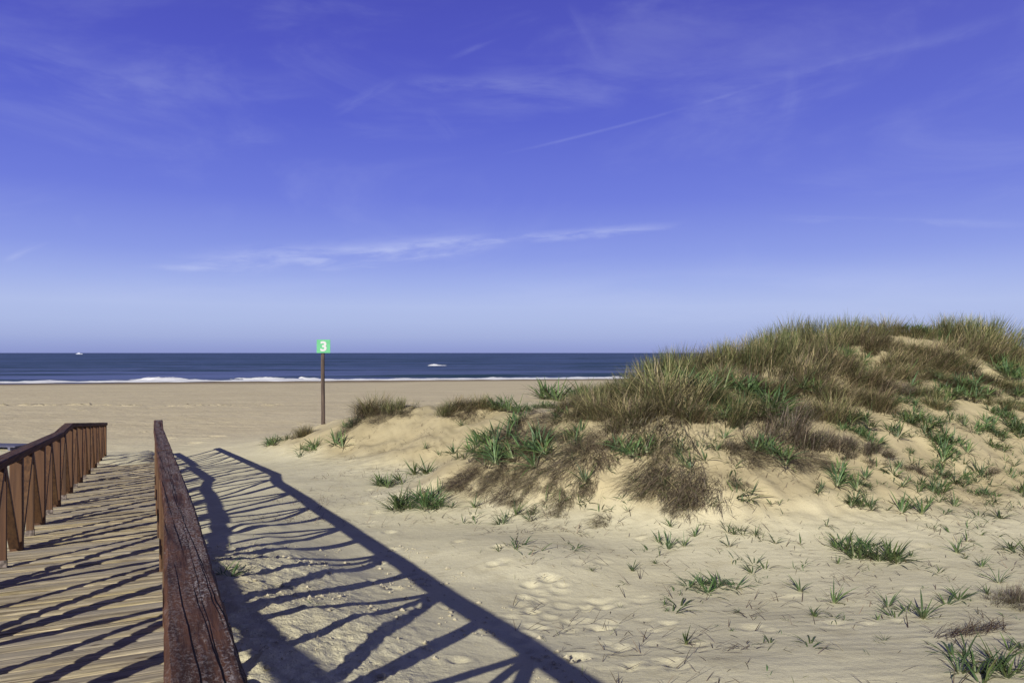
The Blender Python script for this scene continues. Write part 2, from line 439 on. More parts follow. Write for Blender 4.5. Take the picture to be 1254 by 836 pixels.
# ------------------------------------------------------------------ mesh helpers
def mesh_obj(name, V, Fc, mat, parent=None, smooth=False, attrs=None, col=None):
    me = bpy.data.meshes.new(name)
    me.from_pydata([tuple(map(float, v)) for v in V], [], [tuple(f) for f in Fc])
    if smooth: me.polygons.foreach_set('use_smooth', np.ones(len(me.polygons), bool))
    if attrs:
        for an, av in attrs.items():
            a = me.attributes.new(an, 'FLOAT', 'POINT'); a.data.foreach_set('value', np.asarray(av, np.float32))
    if col is not None:
        a = me.color_attributes.new('Col', 'FLOAT_COLOR', 'POINT')
        cc = np.ones((len(V), 4), np.float32); cc[:, :3] = col; a.data.foreach_set('color', cc.ravel())
    me.materials.append(mat); me.update()
    o = bpy.data.objects.new(name, me); COL.objects.link(o)
    if parent is not None: o.parent = parent
    return o
def grid_obj(name, X, Y, Z, mat, attrs=None, smooth=True):
    nx, ny = X.shape
    V = np.stack([X, Y, Z], -1).reshape(-1, 3).astype(np.float32)
    i = np.arange(nx * ny).reshape(nx, ny)
    q = np.stack([i[:-1, :-1], i[1:, :-1], i[1:, 1:], i[:-1, 1:]], -1).reshape(-1, 4)
    me = bpy.data.meshes.new(name)
    me.vertices.add(len(V)); me.vertices.foreach_set('co', V.ravel())
    me.loops.add(q.size); me.loops.foreach_set('vertex_index', q.ravel().astype(np.int32))
    me.polygons.add(len(q)); me.polygons.foreach_set('loop_start', (np.arange(len(q)) * 4).astype(np.int32))
    me.update(calc_edges=True)
    me.polygons.foreach_set('use_smooth', np.full(len(q), smooth))
    for an, av in (attrs or {}).items():
        a = me.attributes.new(an, 'FLOAT', 'POINT'); a.data.foreach_set('value', np.asarray(av, np.float32).ravel())
    me.materials.append(mat); me.validate()
    o = bpy.data.objects.new(name, me); COL.objects.link(o); return o
def tag(o, label, cat, group=None, kind=None):
    if label: o['label'] = label
    if cat: o['category'] = cat
    if group: o['group'] = group
    if kind: o['kind'] = kind
    return o
def empty(name, loc, rz=0.0):
    o = bpy.data.objects.new(name, None); o.empty_display_size = .2; COL.objects.link(o)
    o.location = loc; o.rotation_euler = (0, 0, rz); return o

def beam(p0, p1, wy, wt, ch=.006, yaxis=(0, 1, 0), seg=1, wob=0.0, seed=0):
    """chamfered timber from p0 to p1; wy = size along yaxis, wt = size across"""
    p0, p1 = np.array(p0, float), np.array(p1, float)
    d = p1 - p0; L = np.linalg.norm(d); d /= L
    ya = np.array(yaxis, float); ya -= d * ya.dot(d); ya /= np.linalg.norm(ya)
    za = np.cross(d, ya)
    a, b = wy / 2, wt / 2
    prof = [(-a + ch, -b), (a - ch, -b), (a, -b + ch), (a, b - ch), (a - ch, b), (-a + ch, b), (-a, b - ch), (-a, -b + ch)]
    V = []; Fc = []
    r = np.random.default_rng(seed)
    for i in range(seg + 1):
        c = p0 + d * L * i / seg
        for q in prof:
            V.append(c + ya * (q[0] + r.normal(0, wob)) + za * (q[1] + r.normal(0, wob)))
    for i in range(seg):
        for j in range(8):
            Fc.append((i * 8 + j, i * 8 + (j + 1) % 8, (i + 1) * 8 + (j + 1) % 8, (i + 1) * 8 + j))
    Fc.append(tuple(range(7, -1, -1))); Fc.append(tuple(seg * 8 + j for j in range(8)))
    return V, Fc
def box(x0, x1, y0, y1, z0, z1):
    V = [(x, y, z) for x in (x0, x1) for y in (y0, y1) for z in (z0, z1)]
    return V, [(0, 1, 3, 2), (4, 6, 7, 5), (0, 4, 5, 1), (2, 3, 7, 6), (0, 2, 6, 4), (1, 5, 7, 3)]
def join(parts):
    V = []; Fc = []
    for v, f in parts:
        o = len(V); V += list(v); Fc += [tuple(i + o for i in q) for q in f]
    return V, Fc

# ------------------------------------------------------------------ ground sheet
def grow(a, step, end, g):
    o = [a]
    while (o[-1] < end if step > 0 else o[-1] > end):
        o.append(o[-1] + step); step *= g
    return o[1:]
xs = np.concatenate([np.array(grow(-34, -.3, -9000, 1.13))[::-1], np.arange(-34, -8, .2), np.arange(-8, -3, .05), np.arange(-3, .4, .028), np.arange(.4, 13.2, .05), np.arange(13.2, 20, .2), [20.], grow(20, .3, 9000, 1.13)])
ys = np.concatenate([np.array(grow(2, -.1, -2500, 1.15))[::-1], np.arange(2, 9, .03), np.arange(9, 20, .05), np.arange(20, 30, .1), np.arange(30, 44, .3), np.arange(44, 51, .14), np.arange(51, 135, 1.0), grow(135, 1.5, 1500, 1.2)])
GX, GY = np.meshgrid(xs, ys, indexing='ij')
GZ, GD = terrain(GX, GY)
apply_prints(GX, GY, GZ)
far = sstep(20, 32, GY)
wet = sstep(-18, -6, GY - yshore(GX) + 1.5 * fbm(GX * .05, GY * .05, 2)) * .9
S_, P_ = station(GX, GY)
tr = sstep(2.3, 1.1, -P_ + .5 * fbm(GX * .8, GY * .8, 2)) * sstep(-.1, .1, -P_) * sstep(9.3, 7.6, S_)
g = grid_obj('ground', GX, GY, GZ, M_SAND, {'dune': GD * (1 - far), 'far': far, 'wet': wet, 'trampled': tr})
g['kind'] = 'structure'

# ------------------------------------------------------------------ sea
sxs = np.concatenate([np.array(grow(-160, -3, -40000, 1.15))[::-1], np.arange(-160, 110, 1.6), [110.], grow(110, 3, 40000, 1.15)])
syo = np.concatenate([np.arange(-4, 30, .5), np.arange(30, 190, 1.4), grow(190, 2.2, 60000, 1.045)])  # distance seaward of the shoreline
SX, SO = np.meshgrid(sxs, syo, indexing='ij')
SY = yshore(SX) + SO
SZ = np.full_like(SX, SEA_Z); face = np.zeros_like(SX)
for d, h, wd, ph in [(5, .42, 3.0, 0), (15, .45, 4.0, 11), (42, .35, 6, 23), (78, .55, 8, 37), (108, .85, 8, 51), (170, .55, 11, 63), (260, .6, 16, 77), (420, .7, 24, 91)]:
    c = d + 5 * perlin(SX * .012 + ph, SO * 0 + ph) + .05 * d * perlin(SX * .02 - ph, SO * 0)
    amp = h * np.clip(.35 + 1.3 * perlin(SX * .017 + ph * 1.7, SO * 0 + ph * .3) + .5 * perlin(SX * .07, SO * 0 + ph), .0, 1.3)
    q = (SO - c) / wd
    prof = np.where(q < 0, np.exp(-(q * 1.8) ** 2), np.exp(-(q * .8) ** 2))
    SZ += amp * prof
    face = np.maximum(face, np.where((q < .1), np.exp(-((q + .45) * 1.8) ** 2), 0) * np.clip(amp / .5, 0, 1))
SZ += .05 * fbm(SX * .15, SO * .3, 3) * sstep(-2, 3, SO) * sstep(600, 200, SO)
SZ = np.where(SO < -1, SEA_Z - .02, SZ)
sea = grid_obj('sea', SX, SY, SZ, M_SEA, {'face': face}); sea['kind'] = 'structure'

def surf(name, x0, x1, off, depth, height, lump, seed, fade=3.0, dx=.35, nv=14, zoff=0.05):
    """lumpy white foam lying along the shore, off metres seaward of it"""
    X = np.arange(x0, x1 + dx, dx); v = np.linspace(0, 1, nv)
    XX, VV = np.meshgrid(X, v, indexing='ij')
    e = np.clip(np.minimum(XX - x0, x1 - XX) / fade, 0, 1)
    e = np.sqrt(e) * np.clip(.75 + 1.0 * perlin(XX * .22 + seed, VV * 0 + seed), .12, 1.2)
    o = off + depth * e * (VV - .35) + .9 * perlin(XX * .35 + seed, VV * 0)
    YY = yshore(XX) + o
    body = np.sin(np.pi * np.clip(VV, 0, 1)) ** .7
    ZZ = SEA_Z + zoff + e * body * height * (.6 + .5 * fbm(XX * .5 + seed, VV * 3, 2)) + e * body * lump * np.abs(fbm(XX * 1.7, VV * 7 + seed, 3))
    return grid_obj(name, XX, YY, ZZ, M_FOAM)
s_ = surf('surf_foam', -150, 60, .2, 7.0, .26, .25, 3, 5, .6, 9, .06); tag(s_, 'thin white line of foam where the sea meets the beach', 'foam', kind='stuff')
tag(surf('breaking_wave', -58, -49.2, 6, 6, .75, .5, 5), 'white tumbling breaker on the shore, left of the longer one', 'wave', 'breakers at the shoreline')
tag(surf('breaking_wave', -44, -29.8, 5, 5, .48, .4, 9), 'long low white breaker on the shore just left of the signpost', 'wave', 'breakers at the shoreline')
tag(surf('breaking_wave', -24.8, -19.2, 110, 5, .55, .7, 13, 2.4, zoff=.45), 'small white breaking crest out on the water, right of the signpost', 'wave')
tag(surf('breaking_wave', -33.6, -31.8, 6, 4, .8, .4, 17, 1.2), 'small raised white crest beside the signpost', 'wave', 'breakers at the shoreline')

# ------------------------------------------------------------------ distant boat
bx, by, bz = P(97, 433.2, 2400)
boat = empty('distant_boat', (bx, by, SEA_Z)); boat.scale = (.75, .75, .62); tag(boat, 'tiny white boat far off on the sea horizon at the left', 'boat')
M_BOAT = mat_plain('white_boat_paint', (.62, .64, .70), .5, .08, 1)
hull = []
for x, hw, zt in [(-13, 2.2, 3.0), (-6, 3.2, 2.8), (4, 3.2, 3.0), (10, 2.0, 3.6), (14, .15, 4.2)]:
    hull += [(x, -hw, zt), (x, hw, zt), (x * .94, hw * .6, -.4), (x * .94, -hw * .6, -.4)]
hf = [(0, 3, 2, 1), (16, 17, 18, 19)]
for i in range(4):
    for j in range(4):
        hf.append((i * 4 + j, i * 4 + (j + 1) % 4, (i + 1) * 4 + (j + 1) % 4, (i + 1) * 4 + j))
mesh_obj('hull', hull, hf, M_BOAT, boat)
mesh_obj('cabin', *join([box(-8, 5, -2.3, 2.3, 2.7, 5.4), box(-4, 2.5, -1.8, 1.8, 5.38, 7.4)]), M_BOAT, boat)
mesh_obj('mast', *beam((-1, 0, 7.3), (-1, 0, 11), .35, .35, .05), M_BOAT, boat)

# ------------------------------------------------------------------ boardwalk deck and railings
walk = empty('boardwalk', (0, 0, 0), WALK_ROT)
tag(walk, 'grey weathered plank boardwalk sloping down to the beach between two brown railings', 'boardwalk')
V = []; Fc = []; rv = []
s = S0; i = 0
while s < S1 - .1:
    w = random.uniform(.118, .128); r = random.random()
    y0 = float(inner_r(s)) - .16 + random.uniform(-.02, .02); y1 = float(inner_l(s)) + .17 + random.uniform(-.02, .02)
    ny = 10; nx = 5
    base = len(V); tilt = random.gauss(0, .0014); lift = random.gauss(0, .0014); cup = random.uniform(-.002, .0035)
    skew = random.gauss(0, .004); bow = random.gauss(0, .0025); ph = random.random() * 6
    for a in range(ny + 1):
        t = a / ny; y = y0 + (y1 - y0) * t
        for bq in range(nx + 1):
            u = bq / nx
            x = s + w * u + skew * (t - .5) * 2 + random.gauss(0, .0006)
            z = float(deck_z(x)) + lift + tilt * (u - .5) + cup * (1 - (2 * u - 1) ** 2) + bow * (1 - (2 * t - 1) ** 2) + .001 * math.sin(ph + 5 * t)
            if bq in (0, nx): z -= .004
            V.append((x, y, z)); rv.append(r)
    # skirt
    for a in range(ny + 1):
        for bq in (0, nx):
            q = V[base + a * (nx + 1) + bq]; V.append((q[0], q[1], q[2] - .032)); rv.append(r)
    sk = base + (ny + 1) * (nx + 1)
    for a in range(ny):
        for bq in range(nx):
            p = base + a * (nx + 1) + bq
            Fc.append((p, p + 1, p + nx + 2, p + nx + 1))
        p = base + a * (nx + 1)
        Fc.append((p, p + nx + 1, sk + (a + 1) * 2, sk + a * 2))
        Fc.append((p + nx, sk + a * 2 + 1, sk + (a + 1) * 2 + 1, p + 2 * nx + 1))
    s += w + random.uniform(.011, .021); i += 1
mesh_obj('deck', V, [f[::-1] for f in Fc], M_PLANK, walk, attrs={'rnd': rv})
for yy in (.02, .57, 1.12):
    ps = []
    for a in range(7):
        sa, sb = S0 + a * 4, min(S0 + a * 4 + 3.99, S1 - .5)
        if sb <= sa: continue
        ps.append(beam((sa, yy, float(deck_z(sa)) - .085), (sb, yy, float(deck_z(sb)) - .085), .07, .09))
    mesh_obj('joist', *join(ps), M_POST, walk)

POSTS = [9.3 + 1.87 * k for k in range(-6, 9)]
RW, RT = .14, .075
def make_railing(label, side):
    root = empty('railing', (0, 0, 0), WALK_ROT); tag(root, label, 'railing', 'boardwalk railings')
    inn = inner_r if side == 'r' else inner_l
    sg = -1 if side == 'r' else 1
    cy = lambda s: float(inn(s)) + sg * RW / 2
    joints = [S0, .2, 4.25, 8.3, 13.4, 14.9, 18.2, 21.4, S1]
    for a, b in zip(joints[:-1], joints[1:]):
        za, zb = EYE - float(top_h(a)), EYE - float(top_h(b))
        lift = random.uniform(-.002, .002)
        n_ = max(2, int((b - a) / (.06 if b < 9 and side == 'r' else .4)))
        hv, hf_ = beam((a + .006, cy(a), za - RT / 2 + lift), (b - .006, cy(b), zb - RT / 2 + lift), RW, RT, .010, seg=n_, wob=.0012, seed=int(a * 7 + 50))
        mesh_obj('handrail', hv, hf_, M_RAIL, root)
    for ip, s in enumerate(POSTS):
        zt = EYE - float(top_h(s)) - RT - .002; zb = float(deck_z(s)) - .25
        y = cy(s)
        mesh_obj('post', *beam((s, y, zb), (s, y, zt), .115, .11, .008, yaxis=(0, 1, 0)), M_POST, root)
        sm = s + .935
        if sm > S1 - .3: continue
        ztm = EYE - float(top_h(sm)) - RT - .002; zbm = float(deck_z(sm)) + .004
        ym = cy(sm) - sg * .006
        mid = mesh_obj('baluster', *beam((sm, ym, zbm), (sm, ym, ztm), .078, .045, .004), M_POST, root)
        mesh_obj('metal_shoe', *join([box(sm - .027, sm - .0235, ym - .042, ym + .042, zbm, zbm + .065), box(sm + .0235, sm + .027, ym - .042, ym + .042, zbm, zbm + .065)]), M_FOOT, mid)
        yb = cy(sm) + sg * .004
        for e in (-1, 1):
            sb = sm + e * (.935 - .10)
            p0 = (sb, yb + e * .004, float(deck_z(sb)) + .055); p1 = (sm + e * .055, yb + e * .004, EYE - float(top_h(sm + e * .055)) - RT - .02)
            br = mesh_obj('brace', *beam(p0, p1, .088 + e * .002, .058, .005), M_POST, root)
    return root
make_railing('brown timber railing on the left side of the boardwalk, its posts lit by the sun', 'l')
make_railing('dark brown timber railing on the right of the boardwalk, wide worn handrail in the foreground', 'r')

# unidentified blue-grey object by the left edge, built as a low timber platform
hx = hit(6, 551)
if hx:
    mat_root = empty('timber_platform', (hx[0] - .55, hx[1] + .3, hx[2] + .0), R(-4))
    tag(mat_root, 'low unidentified blue-grey object, built as a timber platform, lying on the beach at the left edge, beyond the railing', 'platform')
    M_GREYW = mat_plain('blue_grey_timber', (.13, .13, .19), .6, .3, 6)
    mesh_obj('deck', *join([beam((-1.4, y, .125), (1.0, y, .11), .19, .03, .004) for y in (-.3, -.1, .1, .3)]), M_GREYW, mat_root)
    for x in (-1.2, -.2, .8): mesh_obj('bearer', *box(x - .04, x + .04, -.39, .39, -.1, .092), M_GREYW, mat_root)

# ------------------------------------------------------------------ signpost
sx_, sy_, sz_ = P(395.5, 519, 23.5)
sz_ = ground(sx_, sy_)
H_TOP = (EYE - (432.2 - HY) * sy_ / F) - sz_
sign = empty('beach_signpost', (sx_, sy_, sz_), math.atan2(-sx_, sy_) * .8)
tag(sign, 'wooden pole with a square mint-green board bearing a white 3', 'sign')
m, nt, b = new_mat('weathered_pole_timber'); k = N(nt)
gn = k.noise(k.mapping(k.coord('Object'), (30, 30, 2)), 1.0, 4)
k.put(b.inputs['Base Color'], k.mix(k.mrange(gn, .3, .7), (.05, .035, .028), (.14, .10, .075))); b.inputs['Roughness'].default_value = .85
pv = []; pf = []
for i in range(13):
    z = -.5 + (H_TOP + .5) * i / 12; rr = .062 - .008 * i / 12
    for j in range(16):
        a = 2 * math.pi * j / 16; q = rr * (1 + .02 * math.sin(3 * a + i)); pv.append((q * math.cos(a) + .006 * math.sin(i * .5), q * math.sin(a), z))
for i in range(12):
    for j in range(16):
        pf.append((i * 16 + j, i * 16 + (j + 1) % 16, (i + 1) * 16 + (j + 1) % 16, (i + 1) * 16 + j))
pf.append(tuple(12 * 16 + j for j in range(16)))
mesh_obj('pole', pv, pf, m, sign, smooth=True)
SW = .40
M_MINT = mat_plain('mint_green_board', (.15, .52, .25), .55, .10, 9)
M_WHITE = mat_plain('white_lettering', (.66, .66, .66), .55, .03, 3)
pan = mesh_obj('board', *beam((0.02, -.085, H_TOP + .005), (0.02, -.085, H_TOP + .005 + SW), SW, .022, .003, yaxis=(1, 0, 0)), M_MINT, sign)
cu = bpy.data.curves.new('numeral', 'FONT'); cu.body = '3'; cu.size = .44; cu.align_x = 'CENTER'; cu.offset = .014; cu.extrude = .003
to = bpy.data.objects.new('tmp', cu); COL.objects.link(to)
bpy.context.view_layer.update()
dg = bpy.context.evaluated_depsgraph_get()
nm = bpy.data.meshes.new_from_object(to.evaluated_get(dg)); bpy.data.objects.remove(to)
nm.materials.clear(); nm.materials.append(M_WHITE)
co = np.array([v.co for v in nm.vertices]); mn, mx = co.min(0), co.max(0)
sc_ = .305 / (mx[1] - mn[1])
for v in nm.vertices:
    x, y, z = v.co
    v.co = (.02 + (x - (mn[0] + mx[0]) / 2) * sc_ * 1.08, -.099 - z, H_TOP + .005 + SW / 2 + (y - (mn[1] + mx[1]) / 2) * sc_)
no = bpy.data.objects.new('numeral', nm); COL.objects.link(no); no.parent = pan

# ------------------------------------------------------------------ blades
def blades(root, az, length, width, th0, th1, seg=4, crease=False, c0=None, c1=None):
    """arrays -> verts, faces, colours of tapering ribbons"""
    n = len(az); dirx, diry = np.cos(az), np.sin(az)
    pos = root.copy(); V = []; Cc = []
    for i in range(seg + 1):
        t = i / seg
        wv = width * ((1 - t) ** .7 * (.75 + .5 * t) if not crease else np.clip(1 - t ** 3, 0, 1) * (.8 + .4 * math.sin(math.pi * t)))
        wv = np.maximum(wv, width * .06)
        sx, sy = -diry * wv / 2, dirx * wv / 2
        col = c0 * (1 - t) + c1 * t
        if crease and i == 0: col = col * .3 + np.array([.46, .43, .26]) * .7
        th = th0 + (th1 - th0) * t
        if crease:
            dn = np.stack([np.cos(th) * dirx, np.cos(th) * diry, -np.sin(th)], -1) * (wv * .22)[:, None]
            V += [pos + np.stack([sx, sy, 0 * sx], -1) , pos + dn, pos - np.stack([sx, sy, 0 * sx], -1)]
            Cc += [col, col * .85, col]
        else:
            V += [pos + np.stack([sx, sy, 0 * sx], -1), pos - np.stack([sx, sy, 0 * sx], -1)]
            Cc += [col, col]
        pos = pos + (length / seg)[:, None] * np.stack([np.sin(th) * dirx, np.sin(th) * diry, np.cos(th)], -1)
    k = 3 if crease else 2
    V = np.stack(V, 1); Cc = np.stack(Cc, 1)        # n, (seg+1)*k, 3
    m = (seg + 1) * k
    f1 = []
    for i in range(seg):
        for j in range(k - 1):
            a = i * k + j; f1.append((a, a + 1, a + k + 1, a + k))
    f1 = np.array(f1)
    Fc = (f1[None] + (np.arange(n) * m)[:, None, None]).reshape(-1, 4)
    return V.reshape(-1, 3), Fc, Cc.reshape(-1, 3)
def fast_obj(name, V, Fc, Cc, mat, link=True):
    me = bpy.data.meshes.new(name)
    me.vertices.add(len(V)); me.vertices.foreach_set('co', V.astype(np.float32).ravel())
    me.loops.add(Fc.size); me.loops.foreach_set('vertex_index', Fc.astype(np.int32).ravel())
    me.polygons.add(len(Fc)); me.polygons.foreach_set('loop_start', (np.arange(len(Fc)) * 4).astype(np.int32))
    me.update(calc_edges=True)
    a = me.color_attributes.new('Col', 'FLOAT_COLOR', 'POINT')
    cc = np.ones((len(V), 4), np.float32); cc[:, :3] = np.clip(Cc, 0, 1); a.data.foreach_set('color', cc.ravel())
    me.polygons.foreach_set('use_smooth', np.ones(len(Fc), bool))
    me.materials.append(mat)
    return me
def pal(r, n, cols, wts, jit=.28):
    idx = r.choice(len(cols), n, p=np.array(wts) / sum(wts)); c = np.array(cols)[idx]
    return c * (1 + r.normal(0, jit, (n, 1)))
OLIVE, STRAW, BROWN, DKGREEN, GREYB, DEAD = (.20, .22, .072), (.47, .38, .18), (.175, .135, .088), (.09, .135, .05), (.30, .255, .195), (.33, .255, .16)

def tuss_mesh(kind, seed):
    r = np.random.default_rng(seed)
    if kind == 'droop':
        # dead mat lying flat on the slope, combed downhill (local -y); object is tilted onto the slope
        n = 620
        x = r.normal(0, .24, n); y = r.uniform(-.38, .42, n)
        keep = fbm(x * 3.2 + seed, y * 1.1, 2) + .25 - np.abs(x) * .9 > -.05
        x, y = x[keep], y[keep]; n = len(x)
        root = np.stack([x * (1 + .35 * (.4 - y)), y, .0 * x + .0 + .13 * r.random(n) ** 1.5], -1)
        top = y > .22
        az = -np.pi / 2 + r.normal(0, .28, n) + x * .9
        az = np.where(r.random(n) < .16, r.random(n) * 6.28, az)
        th0 = np.where(top, r.uniform(.3, 1.0, n), r.uniform(.85, 1.35, n)); th1 = r.uniform(1.45, 1.9, n)
        ln = r.uniform(.16, .42, n); w = r.uniform(.006, .012, n)
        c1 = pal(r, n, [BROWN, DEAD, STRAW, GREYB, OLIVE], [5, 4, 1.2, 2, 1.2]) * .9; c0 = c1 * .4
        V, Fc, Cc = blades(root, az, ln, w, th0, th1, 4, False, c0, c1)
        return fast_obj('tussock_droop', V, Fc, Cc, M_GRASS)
    if kind == 'green':
        n, rad, L, th0, th1, cols, wts, bias = 560, .36, (.26, .50), (.05, .5), (.5, 1.5), [OLIVE, DKGREEN, STRAW, BROWN], [6, 2.5, 2, .6], .35
    elif kind == 'straw':      # fountain, outer blades falling right over
        n, rad, L, th0, th1, cols, wts, bias = 700, .36, (.30, .58), (.15, .75), (.8, 2.2), [STRAW, OLIVE, BROWN, DEAD], [4, 4.5, 1.6, 1.6], .40
    else:                      # grey-brown scrubby tuft
        n, rad, L, th0, th1, cols, wts, bias = 640, .36, (.18, .40), (.2, 1.1), (.6, 1.7), [GREYB, BROWN, DEAD, DKGREEN, OLIVE], [4, 2.5, 2, 1.5, 1], .25
    nc = 11
    cxy = r.normal(0, rad * .5, (nc, 2)); ci = r.integers(0, nc, n)
    off = r.normal(0, rad * .17, (n, 2)); xy = cxy[ci] + off
    rr = np.hypot(*xy.T); a = np.arctan2(xy[:, 1], xy[:, 0])
    root = np.stack([xy[:, 0], xy[:, 1] * .8, -.03 + 0 * rr], -1)
    az = a + r.normal(0, .8, n)
    az = np.where(r.random(n) < bias, r.normal(.25, .7, n), az)
    k = np.clip(rr / rad, 0, 1.3)
    ln = r.uniform(*L, n) * (1.1 - .25 * k)
    t0 = r.uniform(*th0, n) * (.35 + .75 * k); t1 = np.maximum(t0 + .15, r.uniform(*th1, n) * (.5 + .5 * k))
    w = r.uniform(.005, .0125, n)
    c1 = pal(r, n, cols, wts) * (1 + .7 * (r.random(nc)[ci] - .5))[:, None]
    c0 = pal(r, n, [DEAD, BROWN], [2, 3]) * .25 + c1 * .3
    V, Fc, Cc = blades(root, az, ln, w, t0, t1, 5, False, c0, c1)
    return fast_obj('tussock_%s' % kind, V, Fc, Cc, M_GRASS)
def width_of(me):
    co = np.empty(len(me.vertices) * 3, np.float32); me.vertices.foreach_get('co', co); x = co.reshape(-1, 3)[:, 0]
    return float(np.percentile(x, 98.5) - np.percentile(x, 1.5))
TUSS = {k: [tuss_mesh(k, 100 + 10 * i + j) for j in range(4)] for i, k in enumerate(('green', 'straw', 'droop', 'grey'))}

GREENS = [(.058, .125, .044), (.088, .165, .050), (.046, .098, .042), (.115, .180, .048)]
def daff_mesh(seed, nros, nleaf, spread, lie=0.0):
    r = np.random.default_rng(seed); Vs = []; Fs = []; Cs = []; o = 0
    for i in range(nros):
        n = int(nleaf * r.uniform(.7, 1.3)); a0 = r.random() * 6.28
        c = np.array([spread * r.normal(0, 1), spread * r.normal(0, 1.15), -.02]) * (1 if nros > 1 else 0)
        az = a0 + np.where(r.random(n) < .5, 0, np.pi) + r.normal(0, 1.0, n)
        root = c + np.stack([.012 * np.cos(az), .012 * np.sin(az), 0 * az], -1)
        ln = r.uniform(.14, .33, n); w = r.uniform(.009, .0165, n)
        t0 = r.uniform(.25, 1.15, n) + lie * .4; t1 = t0 + r.uniform(.2, 1.0, n) + lie * .8
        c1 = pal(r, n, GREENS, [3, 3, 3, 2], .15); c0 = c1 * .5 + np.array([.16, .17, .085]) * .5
        wilt = r.random(n) < .12
        c1 = np.where(wilt[:, None], np.array([.17, .12, .06]), c1)
        t1 = np.where(wilt, t1 + .7, t1)
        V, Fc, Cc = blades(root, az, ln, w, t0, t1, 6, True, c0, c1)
        # twist of dry basal sheath
        Vs.append(V); Fs.append(Fc + o); Cs.append(Cc); o += len(V)
        m_ = 5; az = r.random(m_) * 6.28
        V, Fc, Cc = blades(np.repeat(c[None], m_, 0), az, r.uniform(.06, .16, m_), r.uniform(.006, .012, m_), r.uniform(.9, 1.5, m_), r.uniform(1.5, 1.75, m_), 6, True, np.full((m_, 3), .30) * np.array([1, .85, .62]), np.full((m_, 3), .17) * np.array([1, .75, .5]))
        Vs.append(V); Fs.append(Fc + o); Cs.append(Cc); o += len(V)
    return fast_obj('strap_leaf_plant', np.concatenate(Vs), np.concatenate(Fs), np.concatenate(Cs), M_DAFF)
DAFF = {
    'one': [daff_mesh(300 + i, 1, 15, 0) for i in range(5)],
    'few': [daff_mesh(320 + i, 3, 12, .09) for i in range(5)],
    'many': [daff_mesh(340 + i, 10, 14, .12) for i in range(4)],
    'flat': [daff_mesh(360 + i, 2, 7, .09, .6) for i in range(4)],
    'sparse': [daff_mesh(380 + i, 5, 4, .14, .3) for i in range(4)],
}
WID = {me.name: width_of(me) for l in list(DAFF.values()) + list(TUSS.values()) for me in l}
def slope_dir(x, y):
    e = .35
    zx = (ground(x + e, y) - ground(x - e, y)) / (2 * e); zy = (ground(x, y + e) - ground(x, y - e)) / (2 * e)
    return zx, zy
def put(name, me, loc, scale, rz, label, cat, group, tilt=None, tf=.6, zs=1.0):
    o = bpy.data.objects.new(name, me); COL.objects.link(o); o.location = loc
    q = Matrix.Rotation(rz, 4, 'Z')
    o.rotation_euler = q.to_euler()
    if tilt is not None:
        nrm = Vector((-tilt[0], -tilt[1], 1)).normalized()
        lean = Vector((0, 0, 1)).lerp(nrm, tf).normalized()
        o.rotation_euler = (Vector((0, 0, 1)).rotation_difference(lean).to_matrix().to_4x4() @ q).to_euler()
    o.scale = (scale, scale, scale * zs)
    tag(o, label, cat, group); return o

G_BARE = 'strap-leaved beach plants on the bare sand'
G_SLOPE = 'strap-leaved plants on the right dune slope'
G_DUNE = 'strap-leaved plants among the tussocks on the dune face'
G_TOE = 'strap-leaved plants at the left foot of the dune'
L_BARE = 'small strap-leaved green plant on the bare sand in front of the dune'
L_SLOPE = 'small green strap-leaved plant on the thickly dotted right slope of the dune'
L_DUNE = 'small green strap-leaved plant between dry tussocks on the dune face'
